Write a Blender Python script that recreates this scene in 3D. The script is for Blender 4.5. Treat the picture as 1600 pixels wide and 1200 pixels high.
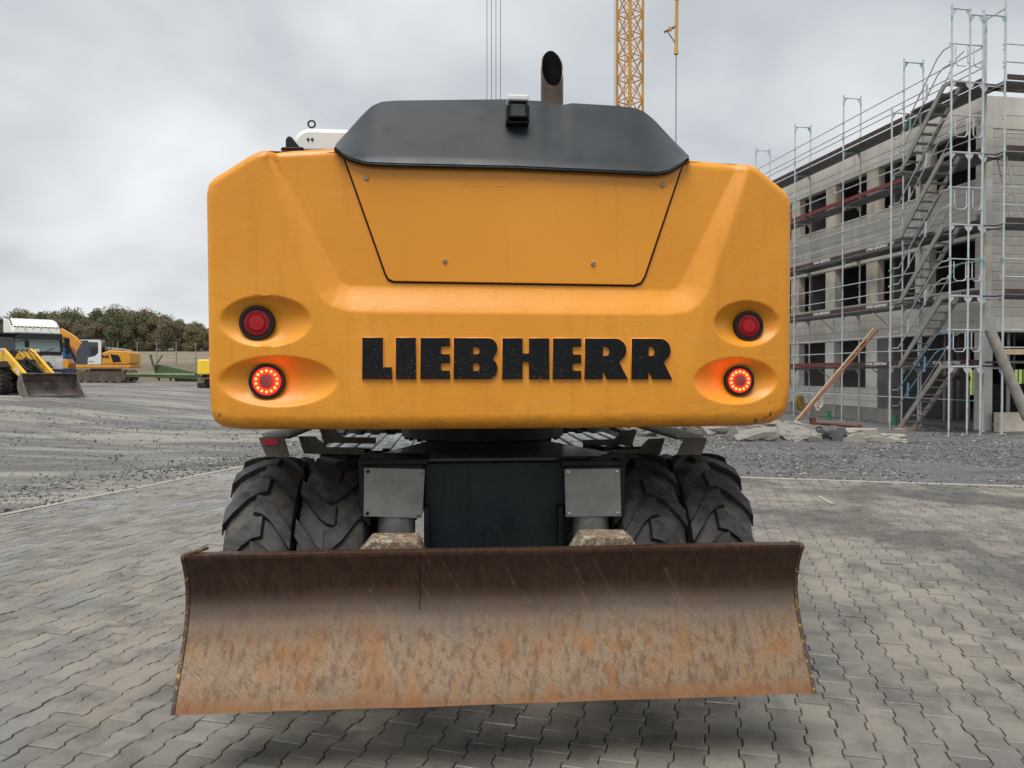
import bpy, math, random
import numpy as np
from mathutils import Vector, Matrix, noise as mnoise

R = math.radians
random.seed(7)
for o in list(bpy.data.objects):
    bpy.data.objects.remove(o)
scene = bpy.context.scene
COL = scene.collection

# ------------------------------------------------------------------ camera
F_PX = 1202.0            # focal length in pixels of a 1600 px wide picture
CAM_H = 1.62
HOR = 582.0              # image row of the horizon
PITCH = math.atan((600.0 - HOR) / F_PX)
cam_d = bpy.data.cameras.new('camera')
cam_d.sensor_width = 36.0
cam_d.lens = F_PX / 1600.0 * 36.0
cam_d.clip_start = 0.05
cam_d.clip_end = 6000.0
cam = bpy.data.objects.new('camera', cam_d)
COL.objects.link(cam)
cam.location = (0, 0, CAM_H)
cam.rotation_euler = (R(90) - PITCH, 0, 0)
scene.camera = cam

# ------------------------------------------------------------------ sky and light
SUN_EL, SUN_AZ = R(64), R(206)      # azimuth measured clockwise from +Y (behind the camera, a little left)
world = bpy.data.worlds.new('World')
scene.world = world
world.use_nodes = True
wn, wl = world.node_tree.nodes, world.node_tree.links
wn.clear()
w_out = wn.new('ShaderNodeOutputWorld')
w_bg = wn.new('ShaderNodeBackground')
w_sky = wn.new('ShaderNodeTexSky')
w_sky.sky_type = 'NISHITA'
w_sky.sun_disc = False
w_sky.sun_elevation = SUN_EL
w_sky.sun_rotation = SUN_AZ
w_sky.air_density = 1.0
w_sky.dust_density = 4.0
w_tc = wn.new('ShaderNodeTexCoord')
w_sep = wn.new('ShaderNodeSeparateXYZ')
w_add = wn.new('ShaderNodeMath'); w_add.operation = 'ADD'; w_add.inputs[1].default_value = 0.45
w_abs = wn.new('ShaderNodeMath'); w_abs.operation = 'ABSOLUTE'
w_dx = wn.new('ShaderNodeMath'); w_dx.operation = 'DIVIDE'
w_dy = wn.new('ShaderNodeMath'); w_dy.operation = 'DIVIDE'
w_cmb = wn.new('ShaderNodeCombineXYZ')
wl.new(w_tc.outputs['Generated'], w_sep.inputs[0])
wl.new(w_sep.outputs['Z'], w_abs.inputs[0])
wl.new(w_abs.outputs[0], w_add.inputs[0])
wl.new(w_sep.outputs['X'], w_dx.inputs[0]); wl.new(w_add.outputs[0], w_dx.inputs[1])
wl.new(w_sep.outputs['Y'], w_dy.inputs[0]); wl.new(w_add.outputs[0], w_dy.inputs[1])
wl.new(w_dx.outputs[0], w_cmb.inputs[0]); wl.new(w_dy.outputs[0], w_cmb.inputs[1])
w_n1 = wn.new('ShaderNodeTexNoise'); w_n1.inputs['Scale'].default_value = 1.9
w_n1.inputs['Detail'].default_value = 4.0; w_n1.inputs['Roughness'].default_value = 0.45
w_n1.inputs['Distortion'].default_value = 0.25
wl.new(w_cmb.outputs[0], w_n1.inputs['Vector'])
w_rmp = wn.new('ShaderNodeValToRGB')
w_rmp.color_ramp.elements[0].position = 0.34; w_rmp.color_ramp.elements[0].color = (3.35, 3.6, 3.85, 1)
w_rmp.color_ramp.elements[1].position = 0.66; w_rmp.color_ramp.elements[1].color = (6.35, 6.5, 6.6, 1)
wl.new(w_n1.outputs['Fac'], w_rmp.inputs[0])
w_mix = wn.new('ShaderNodeMixRGB'); w_mix.inputs[0].default_value = 0.94
wl.new(w_sky.outputs[0], w_mix.inputs[1]); wl.new(w_rmp.outputs[0], w_mix.inputs[2])
wl.new(w_mix.outputs[0], w_bg.inputs[0])
w_bg.inputs[1].default_value = 0.069
wl.new(w_bg.outputs[0], w_out.inputs[0])

sun_d = bpy.data.lights.new('sun', 'SUN')
sun_d.energy = 1.5
sun_d.angle = R(38)
sun_d.color = (1.0, 0.97, 0.93)
sun = bpy.data.objects.new('sun', sun_d)
COL.objects.link(sun)
sdir = Vector((math.sin(SUN_AZ) * math.cos(SUN_EL), math.cos(SUN_AZ) * math.cos(SUN_EL), math.sin(SUN_EL)))
sun.rotation_euler = sdir.to_track_quat('Z', 'Y').to_euler()
sun.location = (0, 0, 60)

scene.view_settings.view_transform = 'Standard'
scene.view_settings.look = 'None'
scene.view_settings.exposure = 1.08
scene.view_settings.gamma = 1.0
scene.view_settings.use_curve_mapping = False
scene.render.engine = 'CYCLES'
scene.cycles.max_bounces = 6

# ------------------------------------------------------------------ materials
def new_mat(name):
    m = bpy.data.materials.new(name)
    m.use_nodes = True
    return m, m.node_tree.nodes, m.node_tree.links, m.node_tree.nodes['Principled BSDF']

def nz(n, l, scale, detail=4.0, rough=0.55, vec=None, stretch=None, dist=0.0):
    t = n.new('ShaderNodeTexNoise')
    t.inputs['Scale'].default_value = scale
    t.inputs['Detail'].default_value = detail
    t.inputs['Roughness'].default_value = rough
    t.inputs['Distortion'].default_value = dist
    if vec is not None:
        if stretch:
            mp = n.new('ShaderNodeMapping'); mp.inputs['Scale'].default_value = stretch
            l.new(vec, mp.inputs['Vector']); l.new(mp.outputs[0], t.inputs['Vector'])
        else:
            l.new(vec, t.inputs['Vector'])
    return t.outputs['Fac']

def ramp(n, l, fac, stops):
    r = n.new('ShaderNodeValToRGB')
    e = r.color_ramp.elements
    while len(e) > 1: e.remove(e[-1])
    e[0].position, e[0].color = stops[0][0], c4(stops[0][1])
    for p, c in stops[1:]:
        k = e.new(p); k.color = c4(c)
    l.new(fac, r.inputs[0])
    return r.outputs[0]

def c4(c):
    if isinstance(c, (int, float)): return (c, c, c, 1)
    return (c[0], c[1], c[2], 1)

def mixc(n, l, fac, a, b, mode='MIX'):
    m = n.new('ShaderNodeMixRGB'); m.blend_type = mode
    for i, v in ((0, fac), (1, a), (2, b)):
        if isinstance(v, (int, float)):
            m.inputs[i].default_value = v if i == 0 else c4(v)
        elif isinstance(v, tuple): m.inputs[i].default_value = c4(v)
        else: l.new(v, m.inputs[i])
    return m.outputs[0]

def mth(n, l, op, a, b=None, clamp=False):
    m = n.new('ShaderNodeMath'); m.operation = op; m.use_clamp = clamp
    for i, v in ((0, a), (1, b)):
        if v is None: continue
        if isinstance(v, (int, float)): m.inputs[i].default_value = v
        else: l.new(v, m.inputs[i])
    return m.outputs[0]

def bump(n, l, b, h, strength, dist):
    bp = n.new('ShaderNodeBump'); bp.inputs['Strength'].default_value = strength
    bp.inputs['Distance'].default_value = dist
    l.new(h, bp.inputs['Height']); l.new(bp.outputs[0], b.inputs['Normal'])

def objv(n):
    return n.new('ShaderNodeTexCoord').outputs['Object']

def posv(n):
    return n.new('ShaderNodeNewGeometry').outputs['Position']

MAT = {}
def simple(name, col, rough=0.6, metal=0.0, var=0.25, scale=6.0, bstr=0.15, bscale=60.0, spec=0.5, dirt=None, dirt_amt=0.5, streak=None, scratch=None):
    m, n, l, b = new_mat(name)
    v = objv(n)
    f = nz(n, l, scale, 5.0, 0.6, v)
    lo = tuple(max(0, c * (1 - var)) for c in col); hi = tuple(min(1, c * (1 + var)) for c in col)
    c = ramp(n, l, f, [(0.3, lo), (0.7, hi)])
    if dirt:
        f2 = nz(n, l, scale * 0.45, 6.0, 0.65, v)
        k = ramp(n, l, f2, [(0.48, 0.0), (0.66, dirt_amt)])
        c = mixc(n, l, k, c, dirt)
    if streak:
        k3 = ramp(n, l, nz(n, l, 1.0, 6, 0.7, v, (5, 5, 0.35)), [(0.5, 0.0), (0.68, 0.45)])
        c = mixc(n, l, k3, c, streak)
    if scratch:
        for rot, sx, sz, th in ((70, 1.5, 55, 0.655), (-60, 2.0, 60, 0.67), (85, 1.1, 40, 0.68)):
            w2 = n.new('ShaderNodeTexNoise'); w2.inputs['Scale'].default_value = 3.0; w2.inputs['Detail'].default_value = 2
            m2 = n.new('ShaderNodeMapping'); m2.vector_type = 'TEXTURE'; m2.inputs['Rotation'].default_value = (0, R(rot), 0)
            m2.inputs['Scale'].default_value = (1 / sx, 1, 1 / sz)
            l.new(v, m2.inputs[0]); l.new(m2.outputs[0], w2.inputs['Vector'])
            c = mixc(n, l, ramp(n, l, w2.outputs['Fac'], [(th, 0.0), (th + 0.01, 0.7), (th + 0.02, 0.0)]), c, scratch)
    l.new(c, b.inputs['Base Color'])
    rr = ramp(n, l, nz(n, l, scale * 2.2, 4.0, 0.6, v), [(0.3, max(0.05, rough - 0.12)), (0.7, min(1, rough + 0.12))])
    l.new(rr, b.inputs['Roughness'])
    b.inputs['Metallic'].default_value = metal
    b.inputs['Specular IOR Level'].default_value = spec
    if bstr: bump(n, l, b, nz(n, l, bscale, 4.0, 0.6, v), bstr, 0.004)
    MAT[name] = m
    return m

def mat_cast_yellow():
    m, n, l, b = new_mat('cast_yellow')
    v = objv(n)
    f = nz(n, l, 2.2, 5, 0.6, v)
    c = ramp(n, l, f, [(0.3, (0.70, 0.266, 0.014)), (0.7, (0.78, 0.318, 0.023))])
    st = nz(n, l, 1.0, 5, 0.65, v, (16, 16, 1.3))           # rain streaks
    k = ramp(n, l, st, [(0.55, 0.0), (0.75, 0.42)])
    c = mixc(n, l, k, c, (0.55, 0.19, 0.012))
    st2 = nz(n, l, 1.0, 5, 0.65, v, (3.0, 3.0, 14))          # dusty smears
    k2 = ramp(n, l, st2, [(0.58, 0.0), (0.82, 0.22)])
    c = mixc(n, l, k2, c, (0.74, 0.46, 0.16))
    # grime and chips on the bottom edge
    sp = n.new('ShaderNodeSeparateXYZ'); l.new(v, sp.inputs[0])
    lowz = n.new('ShaderNodeMapRange'); l.new(sp.outputs['Z'], lowz.inputs[0])
    lowz.inputs[1].default_value = 1.52; lowz.inputs[2].default_value = 1.385
    gr = nz(n, l, 24, 6, 0.7, v, (0.5, 1, 1.6))
    g2 = mth(n, l, 'MULTIPLY', lowz.outputs[0], ramp(n, l, gr, [(0.45, 0.0), (0.62, 0.45)]))
    c = mixc(n, l, g2, c, (0.30, 0.15, 0.045))
    ch = mth(n, l, 'ADD', nz(n, l, 30, 3, 0.5, v), mth(n, l, 'MULTIPLY', mth(n, l, 'MULTIPLY', lowz.outputs[0], mth(n, l, 'GREATER_THAN', mth(n, l, 'ABSOLUTE', sp.outputs['X']), 1.16)), 0.16))
    ck = ramp(n, l, ch, [(0.775, 0.0), (0.785, 1.0)])
    c = mixc(n, l, mth(n, l, 'MULTIPLY', ck, 0.8), c, (0.05, 0.035, 0.025))
    l.new(c, b.inputs['Base Color'])
    l.new(ramp(n, l, nz(n, l, 9, 4, 0.6, v), [(0.3, 0.30), (0.7, 0.44)]), b.inputs['Roughness'])
    h1 = nz(n, l, 95, 3, 0.6, v)
    h2 = nz(n, l, 26, 4, 0.55, v, (0.7, 1, 1.6))
    h = mth(n, l, 'ADD', mth(n, l, 'MULTIPLY', h1, 0.55), mth(n, l, 'MULTIPLY', h2, 0.6))
    bump(n, l, b, h, 0.22, 0.005)
    MAT['cast_yellow'] = m
mat_cast_yellow()

def mat_panel_yellow():
    m, n, l, b = new_mat('panel_yellow')
    v = objv(n)
    f = nz(n, l, 1.3, 4, 0.55, v)
    c = ramp(n, l, f, [(0.3, (0.71, 0.272, 0.014)), (0.7, (0.79, 0.318, 0.022))])
    st = nz(n, l, 1.0, 5, 0.7, v, (24, 24, 0.8))
    c = mixc(n, l, ramp(n, l, st, [(0.58, 0.0), (0.72, 0.32)]), c, (0.58, 0.21, 0.012))
    l.new(c, b.inputs['Base Color'])
    l.new(ramp(n, l, nz(n, l, 3, 4, 0.6, v), [(0.3, 0.22), (0.7, 0.36)]), b.inputs['Roughness'])
    bump(n, l, b, nz(n, l, 5, 3, 0.5, v), 0.06, 0.01)
    MAT['panel_yellow'] = m
mat_panel_yellow()

def mat_letter():
    m, n, l, b = new_mat('letter_black')
    v = objv(n)
    sp = nz(n, l, 130, 5, 0.75, v, (1, 1, 1.2))
    edge = nz(n, l, 3.0, 3, 0.5, v, (0.3, 1, 4))
    f = mth(n, l, 'ADD', sp, mth(n, l, 'MULTIPLY', edge, 0.22))
    k = ramp(n, l, f, [(0.735, 0.0), (0.775, 0.8)])
    c = mixc(n, l, k, (0.006, 0.007, 0.009), (0.42, 0.30, 0.15))
    l.new(c, b.inputs['Base Color'])
    b.inputs['Roughness'].default_value = 0.6
    b.inputs['Specular IOR Level'].default_value = 0.18
    bump(n, l, b, nz(n, l, 90, 4, 0.65, v), 0.4, 0.003)
    MAT['letter_black'] = m
mat_letter()

def mat_blade():
    m, n, l, b = new_mat('blade_steel')
    v = objv(n)
    sp = n.new('ShaderNodeSeparateXYZ'); l.new(v, sp.inputs[0])
    wob = nz(n, l, 1.4, 5, 0.6, v, (1, 1, 0.3))
    zz = mth(n, l, 'ADD', sp.outputs['Z'], mth(n, l, 'MULTIPLY', mth(n, l, 'SUBTRACT', wob, 0.5), 0.16))
    vst = nz(n, l, 1, 6, 0.7, v, (38, 30, 1.6))               # vertical rust runs
    vs2 = nz(n, l, 1, 6, 0.7, v, (7, 7, 0.9))                 # broad stains
    old = ramp(n, l, vst, [(0.3, (0.028, 0.013, 0.008)), (0.7, (0.075, 0.038, 0.021))])
    fine = nz(n, l, 420, 4, 0.8, v, (1, 1, 0.30))
    worn = ramp(n, l, fine, [(0.36, (0.085, 0.048, 0.024)), (0.48, (0.190, 0.124, 0.072)), (0.62, (0.34, 0.25, 0.155))])
    worn = mixc(n, l, ramp(n, l, vst, [(0.48, 0.0), (0.62, 0.85)]), worn, (0.105, 0.050, 0.018))
    worn = mixc(n, l, ramp(n, l, vs2, [(0.50, 0.0), (0.64, 0.7)]), worn, (0.245, 0.100, 0.022))
    worn = mixc(n, l, ramp(n, l, vs2, [(0.36, 0.6), (0.47, 0.0)]), worn, (0.150, 0.112, 0.080))
    bd = n.new('ShaderNodeMapRange'); l.new(zz, bd.inputs[0]); bd.inputs[1].default_value = 0.50; bd.inputs[2].default_value = 0.62
    worn = mixc(n, l, mth(n, l, 'MULTIPLY', bd.outputs[0], 0.7), worn, (0.150, 0.116, 0.095))   # polished steel band
    t = n.new('ShaderNodeMapRange'); l.new(zz, t.inputs[0])
    t.inputs[1].default_value = 0.60; t.inputs[2].default_value = 0.73
    c = mixc(n, l, t.outputs[0], worn, old)
    e = n.new('ShaderNodeMapRange'); l.new(zz, e.inputs[0])
    e.inputs[1].default_value = 0.350; e.inputs[2].default_value = 0.310
    c = mixc(n, l, mth(n, l, 'MULTIPLY', e.outputs[0], 0.65), c, (0.22, 0.088, 0.026))
    # scratches
    wv = n.new('ShaderNodeTexNoise'); wv.inputs['Scale'].default_value = 2.5; wv.inputs['Detail'].default_value = 3
    mp = n.new('ShaderNodeMapping'); mp.vector_type = 'TEXTURE'; mp.inputs['Rotation'].default_value = (0, R(35), 0); mp.inputs['Scale'].default_value = (1 / 1.2, 1, 1 / 30)
    l.new(v, mp.inputs[0]); l.new(mp.outputs[0], wv.inputs['Vector'])
    sc = ramp(n, l, wv.outputs['Fac'], [(0.60, 0.0), (0.62, 0.6), (0.64, 0.0)])
    c = mixc(n, l, sc, c, (0.07, 0.048, 0.04))
    for rot, sx, sz, th in ((-28, 1.4, 40, 0.635), (62, 1.2, 34, 0.66), (-66, 1.6, 46, 0.65)):
        w2 = n.new('ShaderNodeTexNoise'); w2.inputs['Scale'].default_value = 1.7; w2.inputs['Detail'].default_value = 2
        m2 = n.new('ShaderNodeMapping'); m2.inputs['Rotation'].default_value = (0, R(rot), 0); m2.vector_type = 'TEXTURE'; m2.inputs['Scale'].default_value = (1 / sx, 1, 1 / sz)
        l.new(v, m2.inputs[0]); l.new(m2.outputs[0], w2.inputs['Vector'])
        k2 = ramp(n, l, w2.outputs['Fac'], [(th, 0.0), (th + 0.012, 0.55), (th + 0.024, 0.0)])
        c = mixc(n, l, k2, c, (0.06, 0.045, 0.038) if rot != 62 else (0.24, 0.20, 0.165))
    l.new(c, b.inputs['Base Color'])
    b.inputs['Metallic'].default_value = 0.25
    l.new(ramp(n, l, t.outputs[0], [(0, 0.58), (1, 0.40)]), b.inputs['Roughness'])
    bump(n, l, b, mth(n, l, 'ADD', mth(n, l, 'MULTIPLY', fine, 0.4), nz(n, l, 12, 5, 0.6, v)), 0.25, 0.006)
    MAT['blade_steel'] = m
mat_blade()

def mat_paver():
    m, n, l, b = new_mat('paver_concrete')
    p = posv(n)
    oi = n.new('ShaderNodeObjectInfo')
    ge = n.new('ShaderNodeNewGeometry')
    rnd = mth(n, l, 'FRACT', mth(n, l, 'ADD', mth(n, l, 'MULTIPLY', oi.outputs['Random'], 7.31), ge.outputs['Random Per Island']))
    c = ramp(n, l, rnd, [(0, (0.112, 0.103, 0.090)), (0.5, (0.165, 0.152, 0.131)), (1, (0.222, 0.203, 0.173))])
    big = nz(n, l, 0.55, 6, 0.6, p)
    c = mixc(n, l, ramp(n, l, big, [(0.38, 0.0), (0.62, 0.6)]), c, (0.275, 0.250, 0.208))
    mid = nz(n, l, 3.3, 6, 0.65, p, (1, 1.0, 1), 0.6)
    c = mixc(n, l, ramp(n, l, mid, [(0.48, 0.0), (0.68, 0.65)]), c, (0.055, 0.053, 0.050))
    spk = nz(n, l, 210, 3, 0.7, p)
    c = mixc(n, l, 0.55, c, ramp(n, l, spk, [(0.3, 0.25), (0.7, 0.75)]), 'OVERLAY')
    rst = nz(n, l, 1.7, 3, 0.5, p)
    c = mixc(n, l, ramp(n, l, rst, [(0.72, 0.0), (0.80, 0.4)]), c, (0.20, 0.10, 0.045))
    wet = nz(n, l, 0.9, 5, 0.6, p, (1.0, 0.6, 1))
    wk = ramp(n, l, wet, [(0.47, 0.0), (0.58, 1.0)])
    c = mixc(n, l, mth(n, l, 'MULTIPLY', wk, 0.45), c, (0.10, 0.10, 0.10))
    l.new(c, b.inputs['Base Color'])
    l.new(ramp(n, l, wk, [(0, 0.70), (1, 0.20)]), b.inputs['Roughness'])
    bump(n, l, b, mth(n, l, 'ADD', mth(n, l, 'MULTIPLY', spk, 0.5), nz(n, l, 30, 4, 0.6, p)), 0.3, 0.003)
    MAT['paver_concrete'] = m
mat_paver()

def mat_ground():
    m, n, l, b = new_mat('gravel_ground')
    p = posv(n)
    fine = nz(n, l, 16, 6, 0.75, p)
    c = ramp(n, l, fine, [(0.32, (0.035, 0.035, 0.036)), (0.5, (0.115, 0.112, 0.106)), (0.70, (0.29, 0.278, 0.252))])
    tr = nz(n, l, 0.34, 8, 0.68, p, (0.40, 1.5, 1), 1.2)      # packed pale wheel tracks
    c = mixc(n, l, ramp(n, l, tr, [(0.45, 0.0), (0.58, 0.85)]), c, (0.315, 0.292, 0.255))
    spx = n.new('ShaderNodeSeparateXYZ'); l.new(p, spx.inputs[0])
    dk = n.new('ShaderNodeMapRange'); l.new(mth(n, l, 'ADD', spx.outputs['X'], mth(n, l, 'MULTIPLY', tr, 6.0)), dk.inputs[0])
    dk.inputs[1].default_value = 3.0; dk.inputs[2].default_value = 7.0
    chips = ramp(n, l, fine, [(0.32, (0.040, 0.042, 0.045)), (0.5, (0.105, 0.108, 0.112)), (0.70, (0.25, 0.25, 0.25))])
    c = mixc(n, l, mth(n, l, 'MULTIPLY', dk.outputs[0], 0.8), c, chips)      # darker stone chippings on the right-hand side
    tr2 = nz(n, l, 0.9, 6, 0.65, p, (0.5, 1.5, 1), 0.4)
    c = mixc(n, l, ramp(n, l, tr2, [(0.50, 0.0), (0.64, 0.7)]), c, (0.070, 0.067, 0.062))
    sp = n.new('ShaderNodeSeparateXYZ'); l.new(p, sp.inputs[0])
    # beyond the yard: earth bank, stubble field
    fy = n.new('ShaderNodeMapRange'); l.new(mth(n, l, 'ADD', sp.outputs['Y'], mth(n, l, 'MULTIPLY', fine, 3.0)), fy.inputs[0])
    fy.inputs[1].default_value = 60.0; fy.inputs[2].default_value = 62.5
    earth = ramp(n, l, nz(n, l, 0.8, 6, 0.7, p), [(0.35, (0.10, 0.085, 0.04)), (0.5, (0.15, 0.10, 0.06)), (0.66, (0.09, 0.10, 0.035))])
    c = mixc(n, l, fy.outputs[0], c, earth)
    f2 = n.new('ShaderNodeMapRange'); l.new(sp.outputs['Y'], f2.inputs[0])
    f2.inputs[1].default_value = 70.0; f2.inputs[2].default_value = 76.0
    field = ramp(n, l, nz(n, l, 0.25, 6, 0.7, p, (1, 3, 1)), [(0.35, (0.15, 0.12, 0.075)), (0.65, (0.23, 0.185, 0.12))])
    c = mixc(n, l, f2.outputs[0], c, field)
    gx = n.new('ShaderNodeMapRange'); l.new(sp.outputs['X'], gx.inputs[0])
    gx.inputs[1].default_value = 2.0; gx.inputs[2].default_value = 6.0
    gy = n.new('ShaderNodeMapRange'); l.new(sp.outputs['Y'], gy.inputs[0])
    gy.inputs[1].default_value = 44.0; gy.inputs[2].default_value = 46.0
    gm = mth(n, l, 'MULTIPLY', gx.outputs[0], gy.outputs[0])
    c = mixc(n, l, gm, c, ramp(n, l, nz(n, l, 1.5, 5, 0.7, p), [(0.3, (0.10, 0.17, 0.02)), (0.7, (0.20, 0.30, 0.045))]))
    l.new(c, b.inputs['Base Color'])
    l.new(ramp(n, l, tr2, [(0.5, 0.85), (0.66, 0.38)]), b.inputs['Roughness'])
    bump(n, l, b, mth(n, l, 'ADD', fine, nz(n, l, 55, 3, 0.7, p)), 0.7, 0.03)
    MAT['gravel_ground'] = m
mat_ground()

def mat_tyre():
    m, n, l, b = new_mat('tyre_rubber')
    v = objv(n)
    c = ramp(n, l, nz(n, l, 14, 6, 0.65, v), [(0.3, (0.012, 0.012, 0.013)), (0.7, (0.040, 0.040, 0.040))])
    at = n.new('ShaderNodeAttribute'); at.attribute_name = 'groove'
    mud = nz(n, l, 9, 5, 0.65, v)
    k = mth(n, l, 'MULTIPLY', at.outputs['Fac'], ramp(n, l, mud, [(0.40, 0.0), (0.62, 0.7)]))
    c = mixc(n, l, k, c, (0.135, 0.118, 0.098))
    d = ramp(n, l, nz(n, l, 26, 5, 0.7, v), [(0.50, 0.0), (0.70, 0.45)])
    c = mixc(n, l, d, c, (0.115, 0.104, 0.088))
    l.new(c, b.inputs['Base Color'])
    l.new(ramp(n, l, mud, [(0.3, 0.45), (0.7, 0.8)]), b.inputs['Roughness'])
    bump(n, l, b, nz(n, l, 60, 5, 0.7, v), 0.35, 0.004)
    MAT['tyre_rubber'] = m
mat_tyre()

def mat_chipped(name, base, under, chip, thr=0.5, rough=0.6):
    m, n, l, b = new_mat(name)
    v = objv(n)
    f = nz(n, l, 22, 6, 0.7, v)
    c = ramp(n, l, f, [(thr - 0.10, base), (thr - 0.01, base), (thr + 0.01, under), (thr + 0.12, chip)])
    c = mixc(n, l, ramp(n, l, nz(n, l, 55, 4, 0.7, v), [(0.55, 0.0), (0.65, 0.7)]), c, under)
    l.new(c, b.inputs['Base Color'])
    b.inputs['Roughness'].default_value = rough
    bump(n, l, b, f, 0.5, 0.006)
    MAT[name] = m
mat_chipped('rust_bracket', (0.24, 0.205, 0.135), (0.12, 0.045, 0.02), (0.36, 0.33, 0.25), 0.47)
mat_chipped('blade_edge', (0.06, 0.032, 0.02), (0.50, 0.33, 0.06), (0.10, 0.055, 0.03), 0.67)

def mat_emit(name, col, s):
    m, n, l, b = new_mat(name)
    b.inputs['Base Color'].default_value = c4(col)
    b.inputs['Emission Color'].default_value = c4(col)
    b.inputs['Emission Strength'].default_value = s
    MAT[name] = m
mat_emit('led_red', (1.0, 0.02, 0.012), 0.9)
mat_emit('led_core', (1.0, 0.13, 0.02), 3.0)

def mat_glass(name, col, rough=0.06):
    m, n, l, b = new_mat(name)
    b.inputs['Base Color'].default_value = c4(col)
    b.inputs['Roughness'].default_value = rough
    b.inputs['Specular IOR Level'].default_value = 0.8 if 'red' not in name else 0.3
    MAT[name] = m
mat_glass('dark_glass', (0.03, 0.036, 0.04))
mat_glass('pale_glass', (0.16, 0.21, 0.20), 0.08)
mat_glass('red_lens', (0.20, 0.004, 0.008), 0.18)
mat_glass('red_lens_inner', (0.36, 0.010, 0.012), 0.25)
mat_glass('smoke_lens', (0.16, 0.04, 0.03), 0.2)

simple('hood_grey', (0.021, 0.025, 0.028), 0.40, 0, 0.10, 2, 0.06, 220, spec=0.4)
simple('black_plastic', (0.013, 0.014, 0.015), 0.5, 0, 0.2, 8, 0.1, 120, spec=0.25)
simple('black_steel', (0.014, 0.015, 0.016), 0.45, 0, 0.3, 7, 0.2, 60, spec=0.25, dirt=(0.06, 0.055, 0.05), dirt_amt=0.4)
simple('slate_paint', (0.018, 0.027, 0.031), 0.42, 0, 0.22, 4, 0.12, 50, spec=0.3, dirt=(0.040, 0.046, 0.045), dirt_amt=0.45, scratch=(0.16, 0.145, 0.10))
simple('wet_black', (0.020, 0.021, 0.022), 0.16, 0, 0.3, 7, 0.12, 25, spec=0.7)
simple('galvanised', (0.30, 0.295, 0.265), 0.55, 0.15, 0.22, 7, 0.12, 40, dirt=(0.40, 0.40, 0.38), dirt_amt=0.5)
simple('step_paint', (0.150, 0.132, 0.100), 0.6, 0, 0.25, 8, 0.2, 60, dirt=(0.055, 0.04, 0.03), dirt_amt=0.6)
simple('chrome_rod', (0.36, 0.35, 0.33), 0.35, 0.5, 0.15, 6, 0.05, 60)
simple('white_paint', (0.70, 0.70, 0.67), 0.4, 0, 0.06, 3, 0.03, 60)
simple('steel_bolt', (0.30, 0.27, 0.22), 0.35, 0.8, 0.15, 20, 0.0)
simple('bright_bolt', (0.62, 0.60, 0.56), 0.3, 0.7, 0.1, 20, 0.0)
simple('exhaust_steel', (0.105, 0.080, 0.062), 0.42, 0.55, 0.35, 5, 0.1, 40, dirt=(0.06, 0.035, 0.025), dirt_amt=0.6)
simple('soot_and_gap_black', (0.004, 0.004, 0.004), 0.9, 0, 0.2, 8, 0.0, spec=0.1)  # black for exhaust soot, the blade crack and the panel's painted gap shade
simple('machine_yellow', (0.66, 0.29, 0.03), 0.45, 0, 0.1, 3, 0.08, 60)
simple('loader_yellow', (0.74, 0.42, 0.03), 0.45, 0, 0.1, 3, 0.08, 60)
simple('bright_yellow', (0.76, 0.50, 0.025), 0.45, 0, 0.08, 3, 0.08, 60)
simple('bucket_steel', (0.105, 0.085, 0.072), 0.75, 0.1, 0.55, 2.2, 0.4, 14, dirt=(0.20, 0.17, 0.145), dirt_amt=0.8)
simple('track_steel', (0.095, 0.070, 0.055), 0.75, 0.1, 0.45, 5, 0.3, 20, dirt=(0.20, 0.15, 0.11), dirt_amt=0.6)
simple('blue_paint', (0.02, 0.085, 0.26), 0.5, 0, 0.2, 2, 0.1, 30)
simple('green_paint', (0.065, 0.105, 0.050), 0.55, 0, 0.25, 3, 0.15, 30, dirt=(0.12, 0.10, 0.05), dirt_amt=0.5)
simple('green_pale', (0.24, 0.31, 0.16), 0.5, 0, 0.15, 3, 0.1, 30)
simple('concrete', (0.62, 0.59, 0.53), 0.85, 0, 0.16, 0.9, 0.3, 18, dirt=(0.42, 0.395, 0.345), dirt_amt=0.45, streak=(0.36, 0.335, 0.29))
simple('concrete_pale', (0.70, 0.68, 0.62), 0.85, 0, 0.10, 1.2, 0.25, 22, dirt=(0.33, 0.31, 0.28), dirt_amt=0.5)
simple('concrete_pier', (0.68, 0.61, 0.50), 0.85, 0, 0.15, 1.5, 0.25, 22, dirt=(0.25, 0.21, 0.17), dirt_amt=0.55)
simple('block_grey', (0.60, 0.565, 0.50), 0.9, 0, 0.14, 3.5, 0.3, 30, dirt=(0.26, 0.25, 0.22), dirt_amt=0.5)
simple('plinth_grey', (0.28, 0.265, 0.235), 0.85, 0, 0.15, 2, 0.25, 22)
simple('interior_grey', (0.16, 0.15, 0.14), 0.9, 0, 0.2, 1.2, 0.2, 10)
simple('timber', (0.44, 0.32, 0.20), 0.75, 0, 0.22, 5, 0.2, 50)
simple('timber_red', (0.38, 0.16, 0.09), 0.7, 0, 0.22, 5, 0.2, 50)
simple('red_steel', (0.12, 0.026, 0.024), 0.6, 0, 0.25, 5, 0.15, 40, dirt=(0.14, 0.10, 0.09), dirt_amt=0.5)
simple('toe_brown', (0.050, 0.026, 0.022), 0.7, 0, 0.35, 4, 0.15, 40, dirt=(0.13, 0.10, 0.085), dirt_amt=0.45)
simple('toe_red', (0.15, 0.022, 0.022), 0.7, 0, 0.3, 4, 0.15, 40, dirt=(0.10, 0.06, 0.055), dirt_amt=0.5)
simple('lettering_white', (0.72, 0.70, 0.66), 0.7, 0, 0.1, 6, 0.0)
simple('deck_steel', (0.10, 0.102, 0.105), 0.6, 0.3, 0.3, 3, 0.2, 30)
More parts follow.
